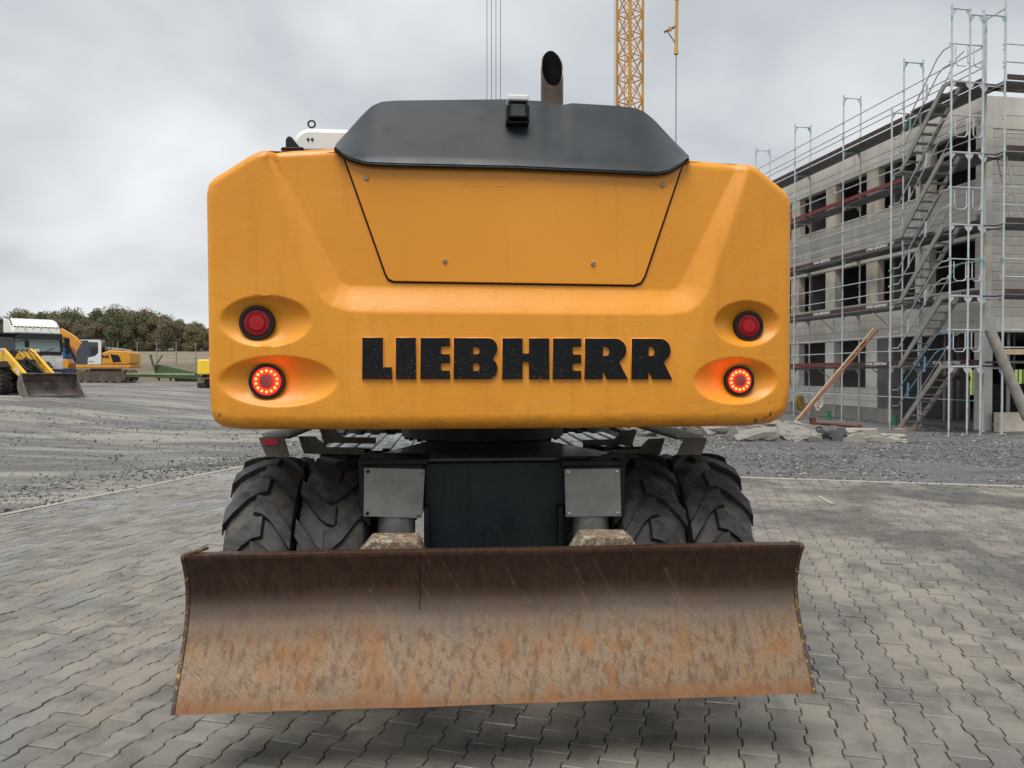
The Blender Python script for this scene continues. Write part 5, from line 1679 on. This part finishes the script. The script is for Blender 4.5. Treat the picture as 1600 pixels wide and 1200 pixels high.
# ------------------------------------------------------------------ machines on the far left
def wheel_obj(parent, x, y, z, r, w, lugs=20, rim='loader_yellow'):
    m = MB().lathe([(-w / 2 + 0.03, r * 0.52), (-w / 2, r * 0.7), (-w / 2 + 0.04, r * 0.93), (0, r * 0.95), (w / 2 - 0.04, r * 0.93), (w / 2, r * 0.7), (w / 2 - 0.03, r * 0.52)], 40, 'y')
    for k in range(lugs):
        for s in (-1, 1):
            a = 2 * math.pi * (k + (0.5 if s > 0 else 0)) / lugs
            p0 = Vector((r * 0.95 * math.cos(a), s * w * 0.5, r * 0.95 * math.sin(a))); p1 = Vector((r * 0.96 * math.cos(a + 0.16), -s * 0.02, r * 0.96 * math.sin(a + 0.16)))
            m.bar(p0, p1, 0.10, 0.10, (math.cos(a), 0, math.sin(a)))
    o = m.build('wheel', 'tyre_rubber', parent, True); o.location = (x, y, z)
    MB().lathe([(-w * 0.42, r * 0.53), (-w * 0.30, r * 0.45), (-w * 0.18, r * 0.16), (-w * 0.3, 0.0001)], 28, 'y').build('rim', rim, o, True)
    MB().lathe([(w * 0.42, r * 0.53), (w * 0.30, r * 0.45), (w * 0.18, r * 0.16), (w * 0.3, 0.0001)], 28, 'y').build('rim', rim, o, True)
    return o

def build_loader():
    d = 29.3; c = at_depth(84, 600, d)
    rz = R(-34)                                    # local +x = driving direction
    hd = Vector((math.cos(rz), math.sin(rz), 0))
    z0 = gzf(c.x, c.y)
    L = empty('wheel_loader', (c.x - hd.x * 0.85, c.y - hd.y * 0.85, z0), rz, 'yellow and black wheel loader with a dirty bucket at the left edge', 'wheel loader')
    L.scale = (0.82, 0.82, 0.82)
    # local: bucket around x = 0, front axle x = -2.1, rear axle -4.9
    for x in (-2.15, -5.0):
        for y in (-0.92, 0.92): wheel_obj(L, x - 0.1, y, 0.72, 0.72, 0.5)
    MB().prism([(-3.3, 0.6), (-1.35, 0.6), (-1.2, 1.1), (-1.6, 1.75), (-3.0, 1.5)], -0.42, 0.42, 'y').build('front_frame', 'black_steel', L, False, 0.03)
    MB().prism([(-6.6, 0.75), (-3.3, 0.65), (-3.3, 1.5), (-4.2, 1.75), (-6.5, 1.75)], -0.85, 0.85, 'y').build('rear_body', 'loader_yellow', L, False, 0.06)
    for y in (-0.62, 0.62):
        MB().prism([(-2.9, 2.05), (-2.5, 2.30), (-1.9, 2.0), (-0.2, 1.05), (0.28, 0.55), (0.0, 0.40), (-0.5, 0.75), (-2.2, 1.55), (-3.0, 1.85)], y - 0.07, y + 0.07, 'y').build('lift_arm', 'loader_yellow', L, False, 0.02)
        MB().tube((-2.9, y * 0.72, 1.2), (-1.2, y * 0.72, 0.95), 0.075, 12).build('lift_cylinder', 'black_steel', L, True)
    me = text_mesh('JCB', 0.30, 0.003, 1.0, 0.012); me.materials.append(MAT['lettering_white'])
    t = link('lettering', me, L); t.location = (-0.95, -0.702, 1.22); t.rotation_euler = (R(90), R(33), 0)
    MB().prism([(-2.5, 1.75), (-1.95, 2.15), (-1.8, 2.0), (-1.35, 1.25), (-1.55, 1.15)], -0.2, 0.2, 'y').build('z_link', 'loader_yellow', L, False, 0.02)
    for a, b, r in (((-2.3, 0.0, 1.9), (-1.1, 0.0, 1.62), 0.10), ((-1.1, 0.0, 1.62), (0.35, 0.0, 1.0), 0.055), ((-2.1, -0.3, 1.75), (-0.7, -0.3, 1.20), 0.06), ((-2.1, 0.3, 1.75), (-0.7, 0.3, 1.2), 0.06)):
        MB().tube(a, b, r, 12).build('tilt_cylinder', 'black_steel', L, True)
    # cab
    cab = MB().prism([(-5.8, 1.6), (-4.5, 1.6), (-4.35, 2.2), (-4.55, 3.0), (-5.7, 3.0)], -0.72, 0.72, 'y').build('cab', 'dark_glass', L, False, 0.04)
    MB().span((-5.95, -0.85, 3.0), (-4.35, 0.85, 3.14)).build('cab_roof', 'black_plastic', cab, False, 0.05)
    for y in (-0.72, 0.72):
        MB().bar((-4.5, y, 1.6), (-4.57, y, 3.0), 0.08, 0.08).build('cab_post', 'black_plastic', cab)
    for y in (-0.95, 0.95):
        MB().bar((-4.4, y * 0.85, 2.7), (-4.1, y * 1.15, 2.8), 0.04, 0.04).build('mirror_arm', 'black_plastic', L)
        MB().box((-4.08, y * 1.18, 2.6), (0.06, 0.22, 0.38)).build('mirror', 'black_plastic', L, False, 0.03)
        MB().prism([(-2.95, 1.52), (-2.7, 1.66), (-1.9, 1.66), (-1.5, 1.40), (-1.5, 1.34), (-1.95, 1.58), (-2.7, 1.58), (-2.95, 1.44)], y - 0.22, y + 0.22, 'y').build('mudguard', 'black_plastic', L)
        MB().box((-2.35, y * 0.85, 2.2), (0.14, 0.2, 0.16)).build('headlight', 'white_paint', L, False, 0.02)
    for k in range(4):
        y = -0.35 + 0.22 * k
        MB().path([(-2.6, y, 1.7), (-2.2, y, 2.25), (-1.5, y, 2.05), (-0.9, y, 1.55)], 0.022, 6).build('hose', 'black_plastic', L, True)
    # bucket: curved shell with cheeks
    W = 1.22
    BX = 0.70
    shell = [(0.62, 0.03), (0.10, 0.03), (-0.18, 0.12), (-0.36, 0.36), (-0.38, 0.66), (-0.24, 0.93), (0.0, 1.10)]
    inner = [(x + (0.05 if x < 0.3 else 0), z + (0.04 if z < 0.2 else 0.0)) for x, z in shell]
    loop = [(x + BX, z) for x, z in shell + [(0.03, 1.06)] + inner[::-1][1:]]
    MB().prism(loop, -W, W, 'y').build('bucket', 'bucket_steel', L, False, 0.006)
    for s in (-1, 1):
        MB().prism([(x + BX, z) for x, z in shell + [(0.20, 0.62)]], s * W, s * (W + 0.035), 'y').build('bucket_cheek', 'bucket_steel', L, False, 0.006)
    MB().span((0.56 + BX, -W - 0.05, 0.0), (0.80 + BX, W + 0.05, 0.032)).build('cutting_edge', 'bucket_steel', L, False, 0.004)
build_loader()

def build_truck():
    d = 43.0; c = at_depth(60, 600, d); rz = R(-45)
    z0 = gzf(c.x, c.y)
    T = empty('truck', (c.x, c.y, z0), rz, 'white truck cab with black sun visor and roof lamps behind the loader', 'truck')
    # local +x is forward, front face at x = 0
    cab = MB().prism([(-2.25, 0.95), (0.0, 0.95), (0.06, 1.4), (0.02, 1.95), (-0.16, 2.95), (-2.25, 2.95)], -1.24, 1.24, 'y').build('cab', 'white_paint', T, False, 0.05)
    MB().prism([(-2.25, 2.955), (-0.17, 2.955), (-0.36, 3.35), (-0.95, 3.72), (-1.6, 3.85), (-2.25, 3.85)], -1.20, 1.20, 'y').build('roof', 'white_paint', cab, False, 0.10)
    MB().prism([(0.06, 1.96), (-0.115, 2.66), (-0.15, 2.66), (0.02, 1.96)], -1.10, 1.10, 'y').build('windscreen', 'pale_glass', cab)
    MB().prism([(0.085, 1.76), (0.055, 1.96), (0.0, 1.96), (0.0, 1.76)], -1.18, 1.18, 'y').build('scuttle', 'black_plastic', cab)
    MB().prism([(0.12, 2.62), (-0.02, 2.97), (-0.19, 2.97), (-0.11, 2.62)], -1.22, 1.22, 'y').build('sun_visor', 'black_plastic', cab, False, 0.02)
    for y in (-1.16, 1.16): MB().bar((0.05, y, 1.95), (-0.13, y, 2.66), 0.13, 0.06).build('window_post', 'black_plastic', cab)
    for y in (-0.5, 0.35): MB().bar((0.085, y, 1.97), (0.03, y + 0.45, 2.18), 0.02, 0.02).build('wiper', 'black_plastic', cab)
    for k in range(5): MB().span((0.055, -0.82, 1.14 + 0.11 * k), (0.082, 0.82, 1.20 + 0.11 * k)).build('grille_slat', 'white_paint', cab, False, 0.01)
    MB().box((0.08, 0, 1.72), (0.03, 0.26, 0.10)).build('badge', 'black_plastic', cab, False, 0.03)
    MB().prism([(-0.1, 0.35), (0.12, 0.4), (0.12, 0.93), (-0.1, 0.945)], -1.24, 1.24, 'y').build('bumper', 'black_plastic', T, False, 0.04)
    for y in (-0.95, 0.95): MB().box((0.13, y, 0.72), (0.03, 0.42, 0.2)).build('headlight', 'pale_glass', T, False, 0.02)
    MB().span((0.122, -0.75, 0.48), (0.135, 0.75, 0.62)).build('air_intake', 'black_steel', T)
    MB().span((0.126, -0.26, 0.66), (0.138, 0.26, 0.77)).build('number_plate', 'lettering_white', T)
    # side windows, door seam, mirrors
    for s in (-1, 1):
        MB().prism([(-1.35, 2.0), (-0.22, 1.9), (-0.33, 2.75), (-1.3, 2.75)], s * 1.238, s * 1.25, 'y').build('side_window', 'dark_glass', cab)
        MB().prism([(-2.24, 1.0), (-1.45, 1.0), (-1.45, 2.94), (-2.24, 2.94)], s * 1.239, s * 1.252, 'y').build('side_panel', 'black_plastic', cab)
        MB().box((0.02, s * 1.46, 2.45), (0.16, 0.24, 0.62)).build('mirror', 'black_plastic', T, False, 0.05)
        MB().box((0.02, s * 1.46, 1.98), (0.16, 0.22, 0.28)).build('mirror', 'black_plastic', T, False, 0.04)
        MB().bar((-0.1, s * 1.22, 2.8), (0.02, s * 1.44, 2.75), 0.05, 0.05).build('mirror_arm', 'black_plastic', T)
    # lamp bar over the visor and along the roof edge
    MB().path([(0.0, -1.15, 3.30), (0.0, 1.15, 3.30)], 0.035, 8).build('lamp_bar', 'black_steel', T, True)
    for k in range(6): MB().lathe([(0, 0.0001), (0.05, 0.11), (0.0, 0.12), (-0.08, 0.06)], 14, 'x', (0.03, -0.95 + 0.38 * k, 3.25)).build('roof_lamp', 'white_paint', T, True)
    for y in (-0.6, 0.6): MB().bar((0.0, y, 3.30), (-0.5, y, 3.28), 0.04, 0.04).build('bar_bracket', 'black_steel', T)
    MB().path([(-0.35, -1.18, 3.42), (-0.9, -1.18, 3.80), (-2.2, -1.18, 3.95)], 0.03, 8).build('roof_rail', 'black_steel', T, True)
    MB().path([(-0.35, 1.18, 3.42), (-0.9, 1.18, 3.80), (-2.2, 1.18, 3.95)], 0.03, 8).build('roof_rail', 'black_steel', T, True)
    for x in (-0.75, -4.4):
        for y in (-1.0, 1.0): wheel_obj(T, x, y, 0.5, 0.5, 0.32, 24, 'galvanised')
    MB().span((-6.2, -0.45, 0.65), (-0.3, 0.45, 0.93)).build('chassis', 'black_steel', T, False, 0.02)
    MB().span((-6.4, -1.22, 1.0), (-2.4, 1.22, 2.9)).build('load_body', 'galvanised', T, False, 0.03)
build_truck()

def track_unit(parent, y, L, h, w, mat='track_steel'):
    r = h / 2
    pr = [(-L / 2 + r + r * math.cos(R(a)), r + r * math.sin(R(a))) for a in range(90, 271, 15)] + [(L / 2 - r + r * math.cos(R(a)), r + r * math.sin(R(a))) for a in range(-90, 91, 15)]
    inner = MB().prism([(x * 0.93, r + (z - r) * 0.78) for x, z in pr], y - w * 0.42, y + w * 0.42, 'y').build('track_frame', mat, parent, False, 0.02)
    P = np.array(pr + [pr[0]]); s = np.concatenate([[0], np.cumsum(np.hypot(*np.diff(P, axis=0).T))])
    n = int(s[-1] / 0.19)
    for i in range(n):
        t = s[-1] * i / n; x = np.interp(t, s, P[:, 0]); z = np.interp(t, s, P[:, 1]); x2 = np.interp((t + 0.02) % s[-1], s, P[:, 0]); z2 = np.interp((t + 0.02) % s[-1], s, P[:, 1])
        a = math.atan2(z2 - z, x2 - x)
        MB().box((x, y, z), (0.165, w, 0.045), Matrix.Rotation(-a, 3, 'Y')).build('track_shoe', mat, parent)
    for k in range(6):
        MB().tube((-L * 0.36 + L * 0.144 * k, y - w * 0.46, r * 0.42), (-L * 0.36 + L * 0.144 * k, y + w * 0.46, r * 0.42), r * 0.34, 12).build('roller', mat, parent, True)
    for x in (-L / 2 + r, L / 2 - r):
        MB().tube((x, y - w * 0.47, r), (x, y + w * 0.47, r), r * 0.7, 18).build('sprocket', mat, parent, True)

def build_crawler():
    d = 57.0; c = at_depth(166, 595, d); z0 = gzf(c.x, c.y)
    E = empty('crawler_excavator', (c.x, c.y, z0), R(10), 'orange-yellow crawler excavator with white cab, boom reaching left over the truck', 'excavator')
    E.scale = (0.93, 0.93, 0.97)
    # local -x is the direction the machine faces; camera sees its -y side
    for y in (-1.15, 1.15): track_unit(E, y, 4.1, 0.95, 0.55)
    MB().span((-0.9, -0.9, 0.55), (0.9, 0.9, 1.05)).build('undercarriage', 'black_steel', E, False, 0.05)
    MB().prism([(-1.75, 1.10), (2.15, 1.10), (2.25, 1.3), (-1.75, 1.34)], -1.38, 1.38, 'y').build('upper_frame', 'machine_yellow', E, False, 0.03)
    hs = MB().prism([(0.12, 1.345), (2.05, 1.345), (2.2, 1.5), (2.2, 2.2), (2.08, 2.36), (0.7, 2.42), (0.12, 2.2)], -1.38, 1.38, 'y').build('engine_house', 'machine_yellow', E, False, 0.08)
    MB().prism([(0.75, 2.12), (1.35, 2.05), (1.55, 1.60), (1.5, 1.55), (0.95, 1.5)], -1.40, -1.382, 'y').build('intake_grille', 'black_plastic', hs)
    MB().prism([(0.2, 2.425), (1.7, 2.425), (1.55, 2.52), (0.2, 2.68)], -0.9, 1.1, 'y').build('hood', 'galvanised', hs, False, 0.04)
    MB().path([(0.25, -1.2, 2.45), (0.25, -1.2, 3.0), (0.75, -1.2, 2.9), (0.75, -1.2, 2.45)], 0.03, 6).build('hand_rail', 'black_steel', E, True)
    me = text_mesh('946', 0.34, 0.004, 1.0, 0.014); me.materials.append(MAT['black_plastic'])
    t = link('lettering', me, hs); t.location = (0.40, -1.388, 1.92); t.rotation_euler = (R(90), 0, 0)
    cab = MB().prism([(-1.72, 1.345), (0.08, 1.345), (0.10, 3.0), (0.0, 3.12), (-1.25, 3.12), (-1.72, 2.3)], -1.37, -0.35, 'y').build('cab', 'dark_glass', E, False, 0.05)
    MB().prism([(-0.88, 1.36), (0.095, 1.36), (0.115, 3.05), (0.0, 3.14), (-0.85, 3.14), (-0.8, 3.02), (-0.12, 3.0), (-0.12, 2.2), (-0.35, 1.98), (-0.86, 1.85)], -1.395, -1.372, 'y').build('door', 'white_paint', cab, False, 0.006)
    MB().span((-1.4, -1.4, 3.125), (0.05, -0.35, 3.19)).build('cab_roof', 'white_paint', cab, False, 0.02)
    MB().span((-1.5, -1.35, 3.28), (0.15, -0.4, 3.33)).build('roof_guard', 'black_steel', cab, False, 0.01)
    for x in (-1.45, -0.65, 0.1): MB().bar((x, -1.3, 3.18), (x, -1.3, 3.3), 0.05, 0.05).build('guard_post', 'black_steel', cab)
    me = text_mesh('LIEBHERR', 0.09, 0.003, 1.0, 0.003); me.materials.append(MAT['black_plastic'])
    t = link('lettering', me, cab); t.location = (-0.62, -1.398, 1.55); t.rotation_euler = (R(90), 0, 0)
    # boom, arm, cylinders, folded bucket
    boom = [(-1.1, 1.6), (-1.55, 2.35), (-2.45, 3.55), (-3.6, 4.35), (-4.05, 4.25), (-4.9, 3.85), (-4.95, 3.45), (-4.1, 3.45), (-3.2, 3.25), (-2.2, 2.55), (-1.4, 1.5)]
    bo = [(-1.45, 1.55), (-1.38, 2.1), (-1.62, 2.75), (-2.3, 3.5), (-3.2, 4.05), (-3.5, 4.18), (-3.75, 4.0), (-4.9, 3.72), (-5.2, 3.5), (-5.1, 3.15), (-3.9, 3.15), (-3.1, 3.05), (-2.35, 2.55), (-1.85, 1.55)]
    b = MB().prism(bo, -0.05, 0.38, 'y').build('boom', 'machine_yellow', E, False, 0.04)
    MB().span((-4.35, -0.07, 3.3), (-3.95, -0.052, 3.62)).build('sign_plate', 'white_paint', b)
    MB().tube((-3.05, -0.16, 3.35), (-3.05, 0.5, 3.35), 0.26, 18).build('pivot_boss', 'machine_yellow', b, True)
    MB().tube((-1.95, -0.2, 1.3), (-3.0, -0.2, 3.3), 0.10, 12).build('boom_cylinder', 'black_steel', E, True)
    MB().tube((-3.4, 0.15, 4.25), (-5.2, 0.15, 4.15), 0.10, 12).build('arm_cylinder', 'black_steel', E, True)
    MB().prism([(-5.35, 3.8), (-4.95, 3.7), (-5.0, 1.4), (-5.35, 1.2), (-5.6, 3.3)], 0.0, 0.32, 'y').build('arm', 'machine_yellow', E, False, 0.03)
    MB().prism([(-3.05, 2.9), (-2.75, 2.75), (-2.05, 1.55), (-2.35, 1.5)], 0.45, 0.62, 'y').build('boom_strut', 'machine_yellow', E, False, 0.03)
    MB().prism([(-3.55, 1.75), (-2.75, 1.75), (-2.55, 1.45), (-2.6, 1.05), (-3.7, 1.05), (-3.75, 1.3)], -0.5, 0.9, 'y').build('bucket', 'machine_yellow', E, False, 0.05)
build_crawler()

def left_misc():
    # blue container between truck and excavator
    d = 62.0; c = at_depth(98, 590, d); z0 = gzf(c.x, c.y)
    b = empty('blue_container', (c.x, c.y, z0), R(6), 'blue steel skip standing between the truck and the crawler excavator', 'container')
    MB().prism([(-1.9, 0.0), (0.45, 0.0), (0.75, 2.55), (-1.9, 2.55)], -1.1, 1.1, 'y').build('shell', 'blue_paint', b, False, 0.02)
    for x in (-1.4, -0.8, -0.2): MB().span((x, -1.16, 0.1), (x + 0.1, -1.102, 2.5)).build('rib', 'blue_paint', b)
    # green low-loader ramp frame
    d = 50.0; pm = F_PX / d
    c = at_depth(255, 595, d); z0 = gzf(c.x, c.y) - 0.02
    g = empty('green_trailer_frame', (c.x, c.y, z0), R(0), 'long green steel trailer frame with an upright fork between the crawlers', 'trailer frame')
    def q(px, py): return ((px - 255) / pm, CAM_H + (HOR - py) / pm - z0)
    def bar(nm, a, b_, y0, y1, th, mat):
        (xa, za), (xb, zb) = q(*a), q(*b_)
        MB().bar((xa, y0, za), (xb, y1, zb), th, th).build(nm, mat, g, False, 0.01)
    bar('main_beam', (204, 583.8), (309, 585), -0.5, -0.5, 0.13, 'green_pale')
    bar('main_beam', (204, 587), (309, 588), -0.45, -0.45, 0.16, 'green_paint')
    p = [q(x, y) for x, y in ((243, 571), (250, 570), (310, 583), (310, 593), (240, 590))]
    MB().prism(p, 0.0, 0.25, 'y').build('ramp_plate', 'green_paint', g, False, 0.01)
    MB().prism([q(x, y) for x, y in ((268, 586), (308, 587), (308, 596.5), (270, 596))], 0.3, 1.3, 'y').build('ramp_base', 'green_paint', g, False, 0.01)
    bar('fork_post', (236, 553), (243, 578), -0.1, -0.1, 0.12, 'green_paint'); bar('fork_arm', (255, 555), (244, 572), -0.1, -0.1, 0.08, 'green_paint')
    bar('fork_bar', (235, 553.5), (255, 555), -0.12, -0.12, 0.10, 'green_pale')
    for x in (248, 266): bar('leg', (x - 2, 586), (x, 595), 0.1, 0.1, 0.1, 'black_steel')
    # compact yellow excavator peeping out beside the counterweight
    d = 46.0; pm = F_PX / d; c = at_depth(352, 600, d); z0 = gzf(c.x, c.y)
    m = empty('compact_excavator', (c.x, c.y, z0), R(90), 'small lemon-yellow tracked excavator half hidden behind the counterweight', 'excavator')
    for y in (-0.38, 0.95): track_unit(m, y + 0.1, 2.1, 0.62, 0.42)
    MB().prism([(-1.0, 0.80), (0.9, 0.80), (0.98, 1.0), (0.95, 1.62), (0.8, 1.72), (-0.9, 1.70)], -0.35, 1.3, 'y').build('body', 'bright_yellow', m, False, 0.08)
    MB().span((-0.5, -0.45, 0.66), (0.5, 1.2, 0.80)).build('turntable', 'black_steel', m)
    MB().span((-1.06, -0.1, 1.3), (-0.9, 0.25, 1.5)).build('hatch', 'black_plastic', m)
    MB().path([(-0.4, 0.25, 1.7), (-0.4, 0.25, 2.3), (-0.1, 0.35, 2.45)], 0.04, 8).build('exhaust', 'black_steel', m, True)
    MB().tube((-0.8, 0.55, 0.75), (-0.8, 0.55, 1.35), 0.09, 10).build('hose_guard', 'black_plastic', m, True)
left_misc()

def build_fence():
    d0 = 69.5
    f = empty('field_fence', (-35, d0, 0), 0, 'wire fence on slim grey posts along the edge of the stubble field', 'fence')
    xs = [-62 + 1.76 * 1.0 * k for k in range(48)]
    pm = MB().bar((0, 0, -0.3), (0, 0, 2.05), 0.065, 0.065).mesh('post', 'fence_post')
    for x in xs:
        link('post', pm, f, 0, (x + 35, 0, gzf(x, d0)))
    for h in (0.25, 0.6, 0.95, 1.3, 1.65, 1.95):
        MB().tube((xs[0] + 35, -0.05, gzf(xs[0], d0) + h), (xs[-1] + 35, -0.05, gzf(xs[-1], d0) + h), 0.006, 4).build('wire', 'cable', f)
build_fence()

# ------------------------------------------------------------------ autumn wood beyond the field
def tree_meshes(seed, H, Wd, dens):
    rng = random.Random(seed)
    tr = MB()
    pts = [Vector((0, 0, -0.4))]
    for k in range(1, 7): pts.append(Vector((rng.gauss(0, 0.12) * k * 0.3, rng.gauss(0, 0.12) * k * 0.3, H * 0.12 * k)))
    for k in range(6): tr.tube(pts[k], pts[k + 1], 0.20 * (1 - k / 7.5), 7, 0.20 * (1 - (k + 1) / 7.5))
    tips = []
    for k in range(34):
        t = rng.uniform(0.03, 0.93); i = min(5, int(t * 6)); p = pts[i].lerp(pts[i + 1], t * 6 - i)
        a = rng.uniform(0, 6.28); L = Wd * rng.uniform(0.45, 1.0) * math.sin(math.pi * min(0.93, 0.32 + 0.60 * t)); e = p + Vector((math.cos(a) * L, math.sin(a) * L, L * rng.uniform(0.15, 0.7)))
        tr.tube(p, e, 0.05, 5, 0.015); tips.append(e); tips.append(p.lerp(e, 0.6))
    tips.append(Vector((pts[6].x, pts[6].y, H * 0.74)))
    V, Fc = [], []
    per = int(dens / len(tips))
    for tp in tips:
        rad = Wd * rng.uniform(0.30, 0.52)
        for _ in range(int(per * rng.uniform(0.5, 1.5))):
            while True:
                q = Vector((rng.uniform(-1, 1), rng.uniform(-1, 1), rng.uniform(-1, 1)))
                if q.length < 1: break
            c = tp + Vector((q.x * rad, q.y * rad, q.z * rad * 0.75))
            if c.z < 0.2: continue
            s = rng.uniform(0.07, 0.15)
            a = Vector((rng.gauss(0, 1), rng.gauss(0, 1), rng.gauss(0, 1))).normalized(); b = a.orthogonal().normalized(); n2 = a.cross(b)
            th = rng.uniform(0, 6.28); b, n2 = b * math.cos(th) + n2 * math.sin(th), n2 * math.cos(th) - b * math.sin(th)
            o = len(V)
            V.extend([tuple(c + b * s * 1.3), tuple(c + n2 * s * 0.8), tuple(c - b * s * 1.3), tuple(c - n2 * s * 0.8)]); Fc.append((o, o + 1, o + 2, o + 3))
    me = bpy.data.meshes.new('crown'); me.from_pydata(V, [], Fc); me.update()
    return tr.mesh('trunk', 'bark'), me

def build_trees():
    rng = random.Random(21)
    kinds = []
    for k in range(9):
        leaf = ('leaf_green', 'leaf_olive', 'leaf_rust')[k % 3]
        tm, cm = tree_meshes(100 + k, rng.uniform(9.0, 11.0), rng.uniform(2.5, 3.4), 9000 if k % 3 < 2 else 6500)
        cm.materials.append(MAT[leaf]); kinds.append((tm, cm, k % 3))
    labs = ['dark green tree in the autumn wood beyond the field', 'olive-yellow tree in the autumn wood beyond the field', 'rust-brown thinning tree in the autumn wood beyond the field']
    nm = ['dense_tree', 'olive_tree', 'rust_tree']
    px = -30
    def put(x, y, sc):
        tm, cm, k = rng.choice(kinds)
        t = empty('broadleaf_tree', (x, y, gzf(x, y) - 0.2), rng.uniform(0, 6.28), labs[k], 'tree', 'wood beyond the field')
        t.scale = (sc * rng.uniform(0.9, 1.15), sc * rng.uniform(0.9, 1.15), sc)
        link('trunk', tm, t); link('crown', cm, t)
    for row, (d, step) in enumerate(((140, 21), (147, 22), (156, 24))):
        px = -40 + row * 9
        while px < 470:
            dd = d + rng.uniform(-3, 3)
            hpx = 74 + 6 * math.sin(px * 0.031 + 1) + (6 if 60 < px < 230 else -3)
            if px > 270: hpx -= (px - 270) * 0.25
            sc = max(0.55, hpx / (F_PX / dd) / 10.0) * rng.uniform(0.86, 1.1) * (1.0 if row else 0.9)
            put((px - 800) / F_PX * dd, dd, sc)
            px += step * rng.uniform(0.75, 1.25)
    px = 480
    while px < 1350:
        dd = 150 + rng.uniform(-5, 5)
        put((px - 800) / F_PX * dd, dd, rng.uniform(0.6, 0.85)); px += 42 * rng.uniform(0.8, 1.2)
build_trees()
